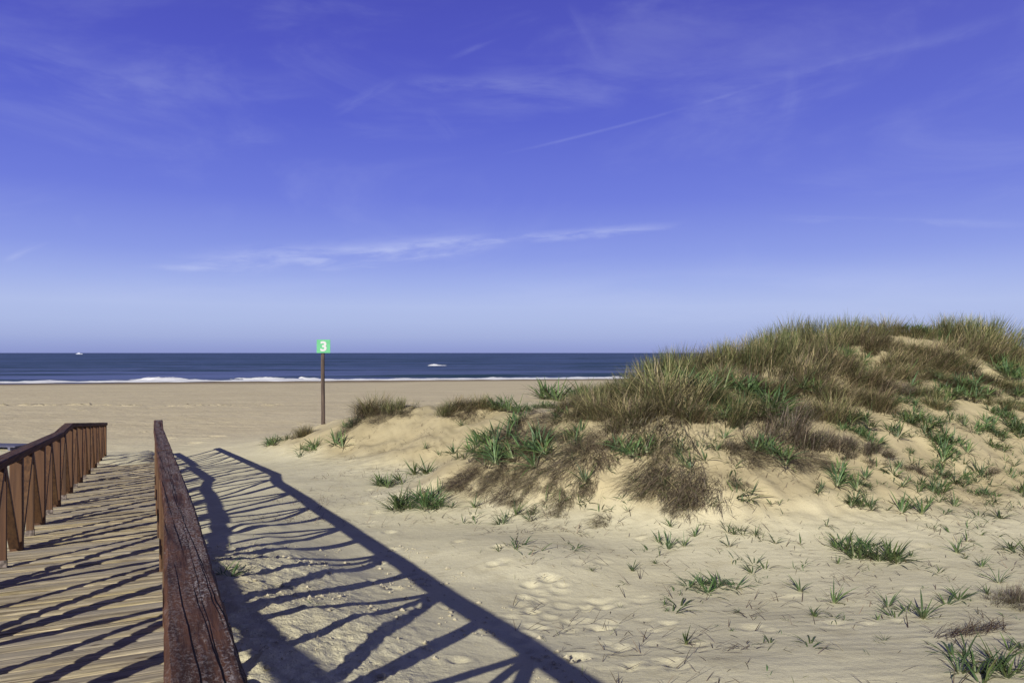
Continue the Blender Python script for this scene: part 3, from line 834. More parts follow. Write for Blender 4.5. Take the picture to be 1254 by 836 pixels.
# px, py, width px, form, label (None = the zone's shared label), zone
PL = [
 (1048, 673, 58, 'many', 'left half of the big dark green clump on bare sand at the right', 'b'),
 (1074, 684, 62, 'many', 'right half of the big dark green clump on bare sand at the right', 'b'),
 (871, 720, 76, 'many', 'long low dark green clump alone on the sand right of centre', 'b'),
 (829, 744, 46, 'flat', 'flattened leafy plant just below the long low dark green clump', 'b'),
 (840, 788, 32, 'one', 'lone little green plant on the open sand at the bottom right of centre', 'b'),
 (725, 700, 14, 'one', 'tiny curled green plant on open sand, farthest left of the bare-sand plants', 'b'),
 (1096, 750, 56, 'few', 'fan of fresh green leaves with a pale base, left of two neighbours', 'b'),
 (1130, 759, 38, 'one', 'upright pale-based plant just right of the fresh green fan', 'b'),
 (1075, 759, 16, 'one', 'tiny upright shoot at the left foot of the fresh green fan', 'b'),
 (1178, 737, 64, 'few', 'wide spreading green plant left of the grey tussock at the right edge', 'b'),
 (1021, 738, 38, 'one', 'upper plant of a close pair on the sand left of the fresh green fan', 'b'),
 (1023, 759, 24, 'flat', 'lower drooping plant of a close pair left of the fresh green fan', 'b'),
 (989, 790, 40, 'flat', 'trailing plant with a bent runner low on the bottom right sand', 'b'),
 (945, 789, 36, 'flat', 'curved runner of leaves left of the trailing plant near the bottom', 'b'),
 (1162, 806, 62, 'flat', 'bright yellow-green leaning plant at the bottom right, below the dry branch', 'b'),
 (1206, 808, 70, 'sparse', 'thin dark straggling leaves beside the bright leaning plant at bottom right', 'b'),
 (1240, 830, 80, 'many', 'large dark plant cut off by the bottom right corner', 'b'),
 (1254, 797, 40, 'few', 'dark leaves at the right edge above the bottom corner plant', 'b'),
 (980, 724, 24, 'one', None, 'b'), (979, 694, 34, 'sparse', 'sparse grey-green plant left of the big dark green clump', 'b'),
 (926, 697, 44, 'few', 'bushy plant on bare sand between the long low clump and the sparse one', 'b'), (928, 708, 20, 'flat', None, 'b'),
 (1116, 682, 20, 'one', 'narrow upright plant just right of the big dark green clump', 'b'), (1141, 700, 40, 'sparse', None, 'b'), (1172, 677, 32, 'one', None, 'b'),
 (1246, 677, 38, 'few', None, 'b'), (1202, 694, 24, 'one', None, 'b'), (1223, 714, 40, 'one', 'tall thin-leaved plant leaning beside the grey tussock at right', 'b'),
 (1220, 636, 46, 'few', 'vigorous rosette on the sand near the right edge, below the slope', 'b'), (1110, 624, 46, 'few', None, 'b'), (1138, 615, 32, 'few', None, 'b'),
 (1042, 618, 27, 'few', None, 'b'), (1007, 639, 24, 'flat', None, 'b'), (1003, 649, 22, 'flat', None, 'b'), (950, 616, 32, 'sparse', None, 'b'),
 (1141, 646, 26, 'sparse', None, 'b'), (1170, 656, 30, 'flat', None, 'b'), (1196, 652, 26, 'flat', None, 'b'), (1200, 638, 34, 'sparse', None, 'b'), (952, 663, 36, 'sparse', None, 'b'),
 (930, 659, 30, 'sparse', None, 'b'), (925, 655, 22, 'one', None, 'b'), (908, 653, 26, 'few', None, 'b'), (891, 653, 28, 'one', None, 'b'),
 (893, 669, 28, 'one', None, 'b'), (882, 676, 20, 'flat', None, 'b'), (899, 686, 34, 'flat', None, 'b'), (851, 658, 22, 'one', None, 'b'),
 (838, 669, 22, 'one', None, 'b'), (806, 669, 32, 'few', None, 'b'), (798, 676, 24, 'flat', None, 'b'), (704, 672, 28, 'flat', None, 'b'),
 (711, 653, 14, 'flat', None, 'b'), (645, 673, 58, 'sparse', 'sprawling sparse plant on the sand below the left nose of the dune', 'b'), (628, 668, 34, 'sparse', None, 'b'),
 (1082, 622, 24, 'flat', None, 'b'), (1158, 628, 24, 'flat', None, 'b'), (1215, 655, 24, 'flat', None, 'b'), (760, 745, 12, 'one', None, 'b'), (1190, 770, 14, 'one', None, 'b'),
 (1060, 800, 16, 'flat', None, 'b'), (940, 826, 18, 'flat', None, 'b'),
 # left foot of the dune and the hollow
 (476, 592, 40, 'many', 'round dark green clump alone on the sand left of the dune nose', 't'), (514, 581, 34, 'few', 'green clump just right of the round one by the dune nose', 't'),
 (498, 619, 46, 'many', 'low spreading clump at the left foot of the dune, nearest the shadow', 't'), (531, 616, 52, 'many', 'bushy dark clump at the foot of the dune beside the low spreading one', 't'),
 (548, 623, 32, 'few', None, 't'), (575, 636, 42, 'sparse', None, 't'), (417, 543, 28, 'few', 'green tuft on the right front of the little dune by the signpost', 't'),
 (380, 552, 34, 'many', 'grey-green creeping clump at the front foot of the little signpost dune', 't'), (338, 542, 40, 'many', 'flat green patch on the sand left of the signpost', 't'),
 (432, 520, 30, 'many', 'green leafy clump on the left shoulder of the little signpost dune', 't'), (521, 550, 16, 'one', 'single little plant in the sandy hollow between the dunes', 't'), (548, 558, 26, 'few', None, 't'),
 # dune face
 (581, 548, 38, 'many', 'dark clump on the left nose of the dune', 'd'), (608, 541, 42, 'few', None, 'd'), (653, 561, 46, 'many', 'large dark green clump on the left dune face beside a dry mat', 'd'),
 (632, 632, 22, 'one', None, 'd'), (650, 638, 24, 'one', None, 'd'), (678, 606, 38, 'sparse', None, 'd'), (684, 488, 50, 'many', 'bright green clump on the skyline at the left end of the dune', 'd'),
 (612, 500, 28, 'many', 'dark green patch on the small back dune right of its dry tussock', 'd'), (636, 506, 26, 'many', None, 'd'), (668, 500, 30, 'many', None, 'd'), (615, 556, 36, 'many', None, 'd'), (594, 566, 30, 'many', None, 'd'), (716, 486, 34, 'many', None, 'd'),
 (775, 554, 46, 'many', 'bold green clump in the middle of the dune face under the big tussock', 'd'), (801, 553, 28, 'few', None, 'd'), (852, 562, 38, 'few', 'green plant on top of the dry drooping mat at mid dune', 'd'),
 (748, 578, 14, 'one', None, 'd'), (778, 590, 20, 'one', None, 'd'), (717, 594, 20, 'one', None, 'd'), (717, 538, 32, 'few', None, 'd'),
 (647, 637, 18, 'one', None, 'd'), (916, 608, 32, 'few', None, 'd'), (900, 576, 24, 'flat', None, 'd'), (880, 512, 30, 'many', None, 'd'), (898, 505, 40, 'many', None, 'd'),
 (769, 615, 26, 'sparse', None, 'd'), (745, 622, 30, 'sparse', None, 'd'), (848, 472, 40, 'many', 'dark green clump inside the big straw tussock on the crest', 'd'), (735, 470, 34, 'few', None, 'd'), (700, 560, 22, 'few', None, 'd'),
 (952, 503, 42, 'many', None, 'd'), (940, 562, 36, 'many', None, 'd'), (905, 480, 40, 'many', None, 'd'), (985, 478, 40, 'many', None, 'd'), (1050, 520, 40, 'many', None, 'd'), (866, 545, 20, 'few', None, 'd'), (830, 552, 22, 'few', None, 'd'), (690, 512, 28, 'few', None, 'd'),
 # right slope
 (1029, 440, 34, 'many', 'dark green clump high on the dune left of the bare sand patch', 's'), (1065, 447, 30, 'few', None, 's'), (1106, 449, 24, 'few', None, 's'), (1138, 466, 26, 'few', None, 's'), (1174, 452, 40, 'many', None, 's'),
 (1192, 481, 42, 'many', None, 's'), (1153, 486, 28, 'few', None, 's'), (1106, 492, 42, 'many', None, 's'), (1228, 506, 34, 'many', None, 's'), (1110, 514, 44, 'many', None, 's'),
 (1124, 524, 34, 'few', None, 's'), (1176, 516, 24, 'few', None, 's'), (1207, 516, 28, 'few', None, 's'), (1221, 548, 40, 'many', None, 's'), (1160, 538, 28, 'few', None, 's'),
 (1092, 531, 38, 'few', None, 's'), (1074, 548, 30, 'few', None, 's'), (1038, 585, 50, 'many', 'strong green clump at the foot of the grey-brown thicket on the dune', 's'), (1077, 592, 22, 'sparse', None, 's'), (998, 599, 22, 'few', None, 's'),
 (1146, 577, 32, 'few', None, 's'), (1181, 592, 28, 'few', None, 's'), (1221, 595, 30, 'sparse', None, 's'), (1138, 600, 24, 'few', None, 's'), (1199, 606, 28, 'sparse', None, 's'), (1042, 616, 24, 'few', None, 's'),
 (1250, 488, 34, 'many', None, 's'), (1246, 524, 34, 'many', None, 's'), (1238, 566, 30, 'few', None, 's'), (1160, 420, 30, 'few', None, 's'), (1120, 402, 34, 'many', 'dark green rounded clump on the skyline by the bare crest sand', 's'),
 (1215, 445, 34, 'many', None, 's'), (1235, 462, 36, 'many', None, 's'),
]
rs = np.random.default_rng(42)
for _ in range(112):
    px = rs.uniform(1030, 1268); py = rs.uniform(455, 625)
    if px < 1060 + (py - 540) * .2 and py > 520 and rs.random() < .6: continue
    PL.append((px, py, rs.uniform(14, 34), ['many', 'few', 'sparse', 'few', 'one'][rs.integers(5)], None, 's'))
for _ in range(48):
    PL.append((rs.uniform(560, 1060), rs.uniform(490, 640), rs.uniform(12, 24), ['sparse', 'one', 'few'][rs.integers(3)], None, 'd'))
for _ in range(38):
    PL.append((rs.uniform(760, 1254), rs.uniform(640, 790), rs.uniform(8, 18), ['sparse', 'one', 'flat'][rs.integers(3)], None, 'b'))
ZG = {'b': (G_BARE, L_BARE), 't': (G_TOE, 'green strap-leaved clump at the left foot of the dunes'), 'd': (G_DUNE, L_DUNE), 's': (G_SLOPE, L_SLOPE)}
for px, py, wpx, form, lab, z in PL:
    h = hit(px, py) or hit(px, py + 8) or hit(px, py + 16)
    if h is None: continue
    me = DAFF[form][random.randrange(len(DAFF[form]))]
    sc = wpx * h[1] / F / WID[me.name] * (1.3 if z == 'd' else 1.02 if z == 's' else 1.1)
    gp, gl = ZG[z]
    if (z == 'd' and form == 'many') or (z == 's' and py < 490 and form == 'many'): h = (h[0], h[1] - .07, h[2] + .07); sc *= 1.08
    put('beach_plant', me, (h[0], h[1], h[2] - .005), sc, random.choice((0, math.pi)) + random.gauss(0, .5), lab or gl, 'plant', gp, slope_dir(h[0], h[1]) if z != 'b' else None, .7, .62 if (form == 'many' and z == 'b' and px < 900) else .85 if form == 'many' else 1.0)

# tussocks: px, py (base), width px, kind, height factor, label
G_T = 'grass tussocks on the dunes'
TL = [
 (374, 533, 32, 'straw', .9, 'small straw tuft on the sand at the foot of the signpost'),
 (462, 505, 50, 'straw', .85, 'brown grass tussock on the crest of the little signpost dune'), (485, 504, 44, 'green', .8, 'olive grass tuft on the right crest of the little signpost dune'),
 (446, 511, 46, 'droop', .7, 'dark drooping mat on the left crest of the little signpost dune'), (500, 507, 34, 'droop', .7, 'short dry mat on the right end of the little signpost dune'),
 (427, 527, 34, 'droop', .7, 'dry brown clump on the left front of the little signpost dune'), (470, 512, 36, 'droop', .7, None),
 (558, 503, 52, 'straw', .75, 'upright dry tussock on the small back dune'), (572, 508, 56, 'droop', .9, 'brown mat hanging down the front of the small back dune'), (586, 500, 46, 'straw', .8, None), (548, 506, 34, 'green', .8, None), (700, 500, 56, 'straw', .8, None), (722, 508, 60, 'straw', .8, None),
 (678, 508, 66, 'droop', .9, 'dry brown mat below the bright green skyline clump'), (640, 545, 56, 'droop', .8, None), (612, 575, 60, 'droop', .8, 'brown hanging mat on the lower left nose of the dune'),
 (694, 568, 66, 'droop', 1.0, 'dense brown hanging mat beside the large dark green clump on the left face'), (655, 590, 44, 'droop', .9, None), (622, 605, 42, 'droop', .9, None), (685, 628, 34, 'droop', .8, 'small dark dead mat low on the left dune foot'),
 (700, 533, 52, 'droop', .9, None), (668, 530, 56, 'droop', .8, None), (640, 515, 48, 'droop', .7, None), (575, 590, 44, 'droop', .6, None), (600, 555, 48, 'droop', .7, None), (590, 600, 36, 'droop', .6, None), (650, 566, 50, 'droop', .7, None), (630, 530, 50, 'droop', .7, None),
 (812, 588, 84, 'droop', 1.15, 'large dry brown mat drooping over the bare face at mid dune'), (838, 596, 64, 'droop', .8, None), (862, 604, 52, 'droop', .6, None), (792, 600, 36, 'droop', .8, None),
 (780, 515, 92, 'straw', .8, 'huge brown-based tussock on the left shoulder of the dune'), (826, 500, 116, 'straw', .82, 'largest straw-coloured tussock sweeping over the middle of the dune crest'),
 (806, 528, 86, 'droop', 1.1, 'brown skirt of dead grass under the largest straw tussock'), (770, 490, 66, 'green', .8, None), (740, 510, 66, 'straw', .85, None), (720, 495, 60, 'straw', .8, None), (750, 540, 54, 'droop', .8, None),
 (800, 470, 72, 'green', 1.0, None), (845, 455, 80, 'straw', 1.1, None), (872, 452, 76, 'straw', 1.1, None), (890, 440, 70, 'green', 1.0, None), (862, 490, 76, 'straw', 1.0, None),
 (760, 472, 60, 'green', .7, None), (830, 448, 70, 'green', 1.0, None), (725, 478, 54, 'green', .8, None), (910, 447, 70, 'straw', 1.0, None),
 (905, 515, 70, 'green', .95, 'olive tuft left of the grey-brown thicket on the dune'), (930, 540, 92, 'grey', 1.0, 'big grey-brown bush at the lower middle of the dune'), (965, 530, 80, 'grey', 1.0, None), (985, 548, 66, 'grey', .9, None),
 (1010, 545, 62, 'grey', .9, None), (1040, 548, 56, 'grey', .8, None), (945, 505, 72, 'grey', .9, None), (985, 510, 72, 'grey', .9, None), (1025, 515, 66, 'straw', .9, None), (960, 470, 80, 'grey', .9, None), (925, 480, 80, 'grey', .8, None),
 (990, 470, 80, 'straw', 1.0, None), (1010, 490, 70, 'straw', .9, None), (1045, 490, 70, 'straw', .9, None), (1075, 500, 64, 'straw', .85, None), (1060, 475, 70, 'straw', .9, None), (1075, 555, 46, 'grey', .8, None), (970, 565, 50, 'droop', .8, None), (915, 560, 56, 'droop', .7, None), (1000, 568, 40, 'droop', .7, None),
 (930, 455, 84, 'green', 1.0, None), (955, 440, 84, 'green', 1.0, None), (985, 440, 76, 'straw', 1.0, None), (970, 425, 76, 'green', 1.0, None), (1000, 420, 66, 'green', 1.0, None), (940, 430, 70, 'green', 1.0, None),
 (1040, 418, 72, 'green', 1.0, 'thick olive tussock on the skyline left of the bare crest sand'), (1062, 425, 74, 'straw', 1.1, 'tall straw tussock on the crest, left edge of the bare sand patch'), (1018, 430, 64, 'straw', .9, None), (1082, 432, 60, 'straw', .9, None),
 (1120, 405, 44, 'green', .7, None), (1088, 410, 50, 'straw', .9, None), (1100, 402, 40, 'green', .8, None), (1045, 400, 60, 'green', 1.0, None), (1140, 404, 40, 'green', .8, None), (880, 470, 60, 'straw', .9, None), (905, 465, 60, 'grey', .8, None), (850, 515, 60, 'straw', .8, None), (950, 485, 60, 'straw', .9, None), (1025, 455, 64, 'straw', .9, None), (1050, 460, 56, 'green', .8, None), (1000, 450, 60, 'grey', .9, None), (820, 555, 44, 'droop', .8, None), (735, 560, 50, 'droop', .8, None), (760, 520, 54, 'droop', .8, None), (710, 510, 54, 'droop', .8, None), (1035, 560, 40, 'grey', .7, None), (895, 550, 44, 'grey', .7, None), (1165, 415, 66, 'green', 1.0, 'olive tussock right of the bare sand patch on the crest'), (1190, 418, 70, 'green', 1.0, None), (1180, 432, 72, 'straw', 1.0, None), (1150, 445, 66, 'straw', .9, None), (1205, 435, 72, 'straw', 1.0, None),
 (1215, 420, 70, 'green', 1.0, None), (1240, 436, 62, 'green', .7, None), (1258, 440, 60, 'straw', .6, None), (1200, 490, 44, 'green', .6, None), (1150, 500, 44, 'straw', .6, None), (1235, 500, 46, 'green', .6, None), (1180, 478, 46, 'straw', .6, None), (1215, 470, 50, 'green', .6, None), (1130, 485, 46, 'green', .6, None), (1246, 480, 46, 'straw', .6, None), (1125, 440, 56, 'straw', .8, None), (1095, 450, 60, 'straw', .8, None), (1140, 455, 60, 'straw', .8, None), (1110, 478, 52, 'grey', .7, None), (1175, 455, 60, 'straw', .8, None), (1228, 448, 70, 'straw', .8, None), (1252, 460, 70, 'green', .8, None), (1130, 460, 54, 'straw', .8, None), (1100, 465, 56, 'straw', .8, None), (1160, 470, 50, 'grey', .7, None), (1195, 465, 54, 'grey', .7, None), (1225, 480, 50, 'grey', .6, None), (1090, 480, 54, 'grey', .7, None),
 (1120, 577, 34, 'grey', .6, 'small grey scrubby tuft on the sand of the right slope'), (1210, 577, 38, 'grey', .6, 'grey scrubby tuft near the right edge of the slope'), (1150, 582, 28, 'grey', .5, None), (1065, 565, 34, 'grey', .6, None),
 (1240, 735, 56, 'grey', 1.7, 'grey bristly tussock with a brown skirt at the right edge of the foreground'), (1246, 745, 50, 'droop', .6, 'brown dead skirt under the grey bristly tussock at the right edge'),
 (640, 580, 50, 'droop', .8, None), (665, 548, 50, 'droop', .8, None), (720, 545, 48, 'droop', .8, None), (800, 575, 56, 'droop', .8, None), (606, 590, 40, 'droop', .8, None), (636, 612, 34, 'droop', .8, None), (676, 594, 38, 'droop', .8, None), (583, 576, 38, 'droop', .8, None), (690, 612, 36, 'droop', .8, None), (720, 600, 30, 'droop', .8, None), (560, 592, 34, 'droop', .8, None), (650, 625, 30, 'droop', .8, None), (850, 612, 40, 'droop', .8, None), (900, 590, 34, 'droop', .8, None), (735, 640, 30, 'droop', .4, None), (830, 618, 40, 'droop', .4, None),
]
for px, py, wpx, kd, hf, lab in TL:
    h = hit(px, py)
    if h is None:
        h = hit(px, py + 8) or hit(px, py + 16)
        if h is None: continue
    me = TUSS[kd][random.randrange(4)]
    sc = wpx * h[1] / F / WID[me.name] * (1.17 if kd == 'droop' else 1.09)
    zx, zy = slope_dir(h[0], h[1])
    rz = random.uniform(-.5, .5) if kd != 'droop' else math.atan2(-zy, -zx) + math.pi / 2 + random.uniform(-.25, .25)
    if kd == 'droop' and math.hypot(zx, zy) < .12: rz = random.uniform(-.6, .6)
    gl = {'green': 'olive-green marram tussock in the thick grass of the dune top', 'straw': 'straw-coloured marram tussock in the thick grass of the dune', 'droop': 'brown mat of dead grass hanging on the dune face', 'grey': 'grey-brown scrubby tuft on the dune face'}[kd]
    put('marram_tussock', me, (h[0], h[1], h[2] - .01), sc, rz, lab or gl, 'grass tussock', G_T + ('' if lab else ', ' + kd.replace('droop', 'dead mats').replace('green', 'olive')), (zx, zy), 1.0 if kd == 'droop' else .45, hf if kd != 'droop' else 1.0)

# uncounted grass cover on the upper dune (stuff)
r = np.random.default_rng(11)
roots = []
for lo, hi, x0, x1, cnt in [(-1, 0, 0.6, 15, 46000)]:
    X = r.uniform(x0, x1, cnt); Y = r.uniform(10.5, 21, cnt)
    z, d = terrain(X, Y)
    crest = np.interp(X, [.6, 2, 4, 6, 9, 12, 15], [1.55, 1.85, 2.15, 2.15, 2.65, 2.5, 2.3])
    dens = sstep(-.35, .25, z - crest + .6 * fbm(X * .9, Y * .9, 3)) * (.25 + .75 * sstep(-.1, .25, fbm(X * 1.3 + 40, Y * 1.3, 3)))
    bare = np.exp(-(((X - 8.7) / .75) ** 2 + ((Y - 16.6) / .7) ** 2))
    keep = r.random(cnt) < np.clip(dens - bare, 0, 1) * .34
    roots.append(np.stack([X, Y, z - .02], -1)[keep])
roots = np.concatenate(roots); nb = len(roots)
patch = fbm(roots[:, 0] * .6, roots[:, 1] * .6, 2)
az = r.normal(.4, 1.5, nb); th0 = r.uniform(0, .4, nb)
c1 = np.where((patch + r.normal(0, .35, nb) > -.15)[:, None], pal(r, nb, [OLIVE, DKGREEN, STRAW], [5, 2, 2]), pal(r, nb, [STRAW, BROWN, OLIVE, DEAD], [4, 2, 3, 2]))
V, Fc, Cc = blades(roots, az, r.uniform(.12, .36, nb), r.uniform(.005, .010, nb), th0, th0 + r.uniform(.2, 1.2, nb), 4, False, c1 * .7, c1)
me = fast_obj('marram_grass', V, Fc, Cc, M_GRASS); o = bpy.data.objects.new('marram_grass', me); COL.objects.link(o)
tag(o, 'loose olive and straw marram grass growing all over the dune top', 'grass', kind='stuff')

# dry litter, roots and shell chips (stuff)
def litter(name, cnt, region, mat, lens, wid, label, cat, col, seed, flat=1.55):
    r = np.random.default_rng(seed); pts = []
    for (x0, x1, y0, y1, wgt) in region:
        k = int(cnt * wgt); X = r.uniform(x0, x1, k); Y = r.uniform(y0, y1, k)
        z, d = terrain(X, Y)
        kp = (fbm(X * .8 + seed, Y * .8, 3) + r.normal(0, .25, k)) > .05
        s, p = station(X, Y); kp &= ~((p > -.4) & (p < 1.5))
        pts.append(np.stack([X, Y, z + .004], -1)[kp])
    pts = np.concatenate(pts); n_ = len(pts)
    az = r.random(n_) * 6.28; t0 = r.uniform(.9, 1.6, n_); c = pal(r, n_, col, [1] * len(col), .25)
    V, Fc, Cc = blades(pts, az, r.uniform(*lens, n_), r.uniform(*wid, n_), t0, t0 + r.uniform(-.1, .5, n_), 4, False, c, c)
    me = fast_obj(name, V, Fc, Cc, mat); o = bpy.data.objects.new(name, me); COL.objects.link(o)
    tag(o, label, cat, kind='stuff'); return o
litter('dry_litter', 8500, [(-.5, 12, 9.6, 13, 1), (0, 8, 4.6, 9.6, .35), (-4, 1, 10.5, 20, .5)], M_GRASS, (.05, .22), (.005, .011), 'dry stems and roots scattered over the sand and dune face', 'plant litter', [BROWN, GREYB, DEAD, (.07, .045, .03)], 21)
litter('sparse_grass', 900, [(0, 8, 4.6, 10, 1), (-3.5, 1, 8, 12, .5)], M_GRASS, (.05, .14), (.003, .006), 'thin scattered grass stems on the bare sand', 'grass', [STRAW, OLIVE, GREYB], 22)

# crumbled clods of sand, a tone darker than the ground, in the trampled strip
r = np.random.default_rng(77); VV = []; FF = []; q = 0
OCT = np.array([(1, 0, 0), (-1, 0, 0), (0, 1, 0), (0, -1, 0), (0, 0, 1), (0, 0, -1)], float)
OF = [(0, 2, 4), (2, 1, 4), (1, 3, 4), (3, 0, 4), (2, 0, 5), (1, 2, 5), (3, 1, 5), (0, 3, 5)]
cs, cp = r.uniform(1, 9, 4200), -r.uniform(.25, 2.9, 4200)
cxx, cyy = cs * UX + cp * NX, cs * UY + cp * NY
ok = fbm(cxx * 1.5 + 5, cyy * 1.5, 3) + r.normal(0, .15, 4200) > .12
cxx, cyy = cxx[ok], cyy[ok]; czz, _ = terrain(cxx, cyy)
for a_, b_, c_ in zip(cxx, cyy, czz):
    rad = .005 + .017 * r.random() ** 4
    pts = OCT * (1 + r.normal(0, .28, (6, 1))) * rad * np.array([1.2, 1.2, .8]); an = r.random() * 6.28
    R2 = np.array([[math.cos(an), -math.sin(an), 0], [math.sin(an), math.cos(an), 0], [0, 0, 1]])
    VV.append(pts @ R2.T + (a_, b_, c_ + rad * .3)); FF += [tuple(x + q for x in f) for f in OF]; q += 6
o = mesh_obj('sand_clods', np.concatenate(VV), FF, mat_plain('sand_clod', (.52, .47, .34), .95, .2, 60, .1))
tag(o, 'crumbled clods of sand in the trampled strip beside the right railing', 'sand clods', kind='stuff')

# dry branch and runner lying on the sand (lower right)
def branch(px0, py0, px1, py1, cnt, label, seed, L=(.1, .28)):
    h0, h1 = hit(px0, py0), hit(px1, py1)
    if not h0 or not h1: return
    r = np.random.default_rng(seed); t = r.random(cnt) ** .8
    c = np.array([(h0[0] + h1[0]) / 2, (h0[1] + h1[1]) / 2, 0]); c[2] = ground(c[0], c[1])
    P0 = np.array(h0) - c; P1 = np.array(h1) - c
    rt = P0 + (P1 - P0) * t[:, None] + r.normal(0, .035, (cnt, 3)) * np.array([1, 1, .5]); rt[:, 2] = np.abs(rt[:, 2] * .3) + .01
    base = math.atan2(P1[1] - P0[1], P1[0] - P0[0])
    az = base + np.pi * (r.random(cnt) < .35) + r.normal(0, .5, cnt)
    cc = pal(r, cnt, [BROWN, DEAD, (.06, .035, .022)], [2, 1, 2])
    V, Fc, Cc = blades(rt, az, r.uniform(*L, cnt), r.uniform(.004, .009, cnt), r.uniform(1.1, 1.6, cnt), r.uniform(1.3, 1.8, cnt), 4, False, cc, cc)
    o = bpy.data.objects.new('dry_branch', fast_obj('dry_branch', V, Fc, Cc, M_GRASS)); COL.objects.link(o); o.location = tuple(c)
    tag(o, label, 'branch')
branch(1145, 783, 1224, 770, 170, 'dry brown branching twig mass lying on the sand below the grey tussock', 5)
branch(885, 798, 925, 792, 22, 'thin dry runner lying on the sand near the bottom, right of centre', 6, (.06, .16))
branch(640, 655, 700, 640, 40, 'dead root strands at the foot of the dune face', 7, (.08, .2))

# leaf scraps in the trampled sand beside the right railing
for px, py, wpx, form, lab in [(284, 702, 40, 'few', 'torn green leaves in the trampled sand by the right railing'), (330, 718, 30, 'flat', 'yellowing leaf scraps on the trampled sand beside the shadow'),
                               (385, 742, 34, 'flat', 'pale leaf scraps between the railing shadows'), (328, 652, 16, 'flat', 'small green sprig on the sand mound beside the railing'), (272, 742, 14, 'one', 'green shoot at the foot of the right railing')]:
    h = hit(px, py)
    if h: put('beach_plant', DAFF[form][2], (h[0], h[1], h[2] - .01), wpx * h[1] / F / WID[DAFF[form][2].name], random.random() * 6, lab, 'plant', 'leaf scraps beside the boardwalk')

# ------------------------------------------------------------------ sun and sky
SUN_AZ, SUN_EL = 22.0, 23.7        # light travels 22 deg right of straight ahead
d = Vector((math.sin(R(SUN_AZ)) * math.cos(R(SUN_EL)), math.cos(R(SUN_AZ)) * math.cos(R(SUN_EL)), -math.sin(R(SUN_EL))))
sl = bpy.data.lights.new('sun', 'SUN'); sl.energy = 5.0; sl.angle = R(.5); sl.color = (1, .955, .85)
so = bpy.data.objects.new('sun', sl); COL.objects.link(so); so.rotation_euler = d.to_track_quat('-Z', 'Y').to_euler(); so.location = (-10, -20, 20)

w = bpy.data.worlds.new('World'); scene.world = w; w.use_nodes = True
nt = w.node_tree; nt.nodes.clear(); k = N(nt)
out = k.node('ShaderNodeOutputWorld'); bg = k.node('ShaderNodeBackground'); nt.links.new(bg.outputs[0], out.inputs[0])
geo = k.coord('Generated')
sep = k.node('ShaderNodeSeparateXYZ'); nt.links.new(geo, sep.inputs[0])
x, y, z = sep.outputs
el = k.math('MULTIPLY', k.math('ARCSINE', z), 180 / math.pi)
az = k.math('MULTIPLY', k.math('ARCTAN2', x, y), 180 / math.pi)
sky = k.node('ShaderNodeTexSky', sky_type='NISHITA'); sky.sun_disc = False
sky.sun_elevation = R(SUN_EL); sky.sun_rotation = R(180 + SUN_AZ); sky.air_density = 1.0; sky.dust_density = .4; sky.ozone_density = 4
# elevation gradient of clear, slightly violet air; unseen upper sky darkened to deepen shadows
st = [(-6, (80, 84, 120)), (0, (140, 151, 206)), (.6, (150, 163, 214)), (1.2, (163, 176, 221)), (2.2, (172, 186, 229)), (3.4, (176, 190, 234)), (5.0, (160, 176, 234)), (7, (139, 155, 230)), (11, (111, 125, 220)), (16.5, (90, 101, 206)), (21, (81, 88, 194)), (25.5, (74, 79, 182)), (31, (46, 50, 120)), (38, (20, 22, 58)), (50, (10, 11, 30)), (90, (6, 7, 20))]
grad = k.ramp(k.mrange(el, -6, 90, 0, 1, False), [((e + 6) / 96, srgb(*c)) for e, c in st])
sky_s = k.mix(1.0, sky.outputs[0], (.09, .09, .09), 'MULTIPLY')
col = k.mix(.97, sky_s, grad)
# lighter to the right
col = k.mix(k.math('MULTIPLY', k.mrange(az, -10, 40), k.mrange(el, 0, 10, .16, .05)), col, srgb(185, 198, 240))
# cirrus
cv = k.node('ShaderNodeCombineXYZ'); k.put(cv.inputs[0], az); k.put(cv.inputs[1], el)
v = cv.outputs[0]
def streak(a0, e0, ang, L, wd, amt, nsc=.5, seed=0, soft=False):
    mp = k.node('ShaderNodeMapping', vector_type='TEXTURE'); nt.links.new(v, mp.inputs[0])
    mp.inputs['Location'].default_value = (a0, e0, 0); mp.inputs['Rotation'].default_value = (0, 0, R(ang)); mp.inputs['Scale'].default_value = (1, 1, 1)
    nz = k.noise(k.mapping(mp.outputs[0], (nsc * .35, nsc * 1.8, 1), loc=(seed, seed * 1.7, seed)), 1.0, 5, .6, .4)
    s2 = k.node('ShaderNodeSeparateXYZ'); nt.links.new(mp.outputs[0], s2.inputs[0])
    u_ = k.math('ABSOLUTE', k.math('DIVIDE', s2.outputs[0], L)); 
    wob = k.math('MULTIPLY', k.math('SUBTRACT', nz, .5), wd * (1.5 if soft else .5))
    q_ = k.math('ABSOLUTE', k.math('DIVIDE', k.math('ADD', s2.outputs[1], wob), wd))
    f = k.math('MULTIPLY', k.mrange(u_, .45, 1, 1, 0), k.mrange(q_, 0, 1, 1, 0))
    return k.math('MULTIPLY', f, k.math('MULTIPLY', k.mrange(nz, .32, .68), amt * (.62 if e0 < 14 else .42)))
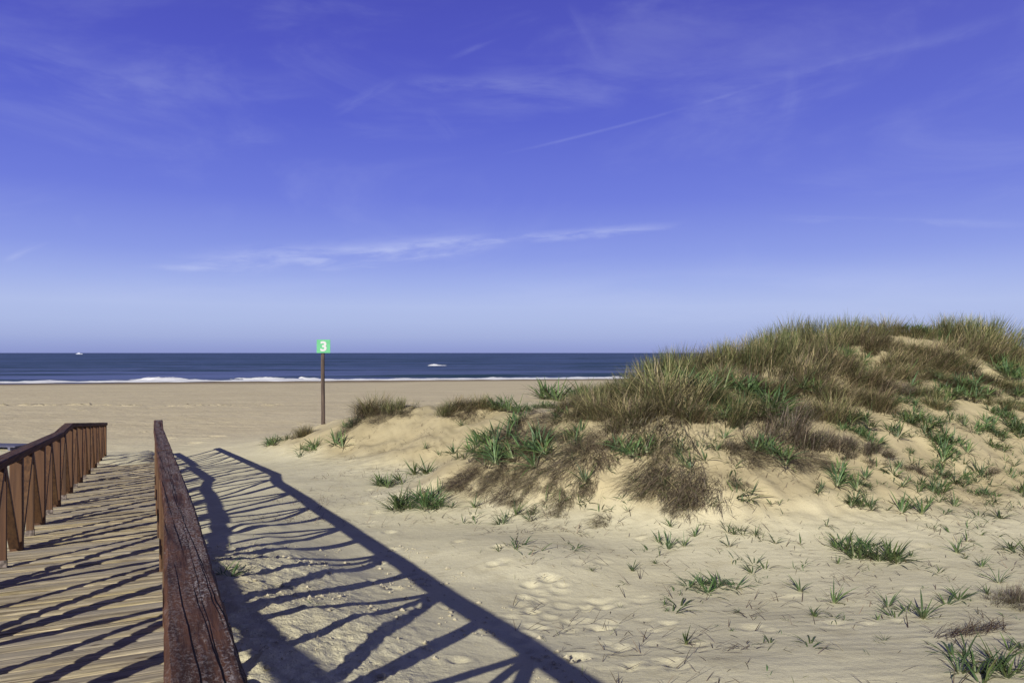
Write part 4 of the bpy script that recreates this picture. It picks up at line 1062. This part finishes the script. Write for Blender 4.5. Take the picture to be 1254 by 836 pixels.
def A(px, py):
    a = math.atan((px - CX) / F); e = math.atan((HY - py) / F * math.cos(a)); return math.degrees(a), math.degrees(e)
tot = None
for px0, py0, px1, py1, wd, amt, nsc, soft in [
    (460, 300, 860, 272, .55, .46, .8, True), (180, 322, 640, 292, 1.3, .5, .7, True), (260, 314, 560, 298, .6, .26, .9, True), (150, 326, 360, 329, .35, .36, .6, False),
    (930, 266, 1300, 274, .40, .22, .5, False), (0, 322, 66, 290, .30, .28, .7, False),
    (540, 76, 670, 16, .35, .16, .6, False), (400, 140, 500, 92, .55, .16, .6, True), (470, 98, 700, 100, .75, .24, .5, True),
    (600, 192, 960, 95, .16, .20, .5, False), (900, 105, 1290, 5, .7, .14, .5, True),
    (-40, 40, 260, 130, 2.8, .16, .4, True), (560, 95, 800, 105, 2.6, .22, .35, True), (820, 125, 1080, 70, 2.6, .18, .35, True), (690, 0, 740, 80, 1.0, .10, .5, True),
    (200, 170, 360, 165, 1.0, .10, .5, True), (60, 100, 420, 100, 1.6, .12, .4, True), (960, 150, 975, 70, .9, .10, .5, True), (520, 130, 560, 175, .7, .10, .6, True),
    (500, 352, 1300, 330, 1.6, .16, .3, True), (0, 355, 500, 345, 1.2, .10, .3, True), (700, 385, 1300, 372, 1.0, .16, .3, True), (90, 262, 110, 280, .5, .06, .6, True)]:
    (a0, e0), (a1, e1) = A(px0, py0), A(px1, py1)
    f = streak((a0 + a1) / 2, (e0 + e1) / 2, math.degrees(math.atan2(e1 - e0, a1 - a0)), math.hypot(a1 - a0, e1 - e0) / 2, wd, amt, nsc, px0 * .013 + py0 * .02, soft)
    tot = f if tot is None else k.math('ADD', tot, f)
veil = k.math('MULTIPLY', k.mrange(k.noise(k.mapping(v, (.06, .16, 1), rot=(0, 0, R(-12))), 1.0, 6, .6, .6), .45, .75), .09)
tot = k.math('ADD', tot, k.math('MULTIPLY', veil, k.mrange(el, 2, 9)), clamp=True)
col = k.mix(tot, col, srgb(214, 222, 250))
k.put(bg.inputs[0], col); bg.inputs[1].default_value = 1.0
scene.cycles.max_bounces = 6
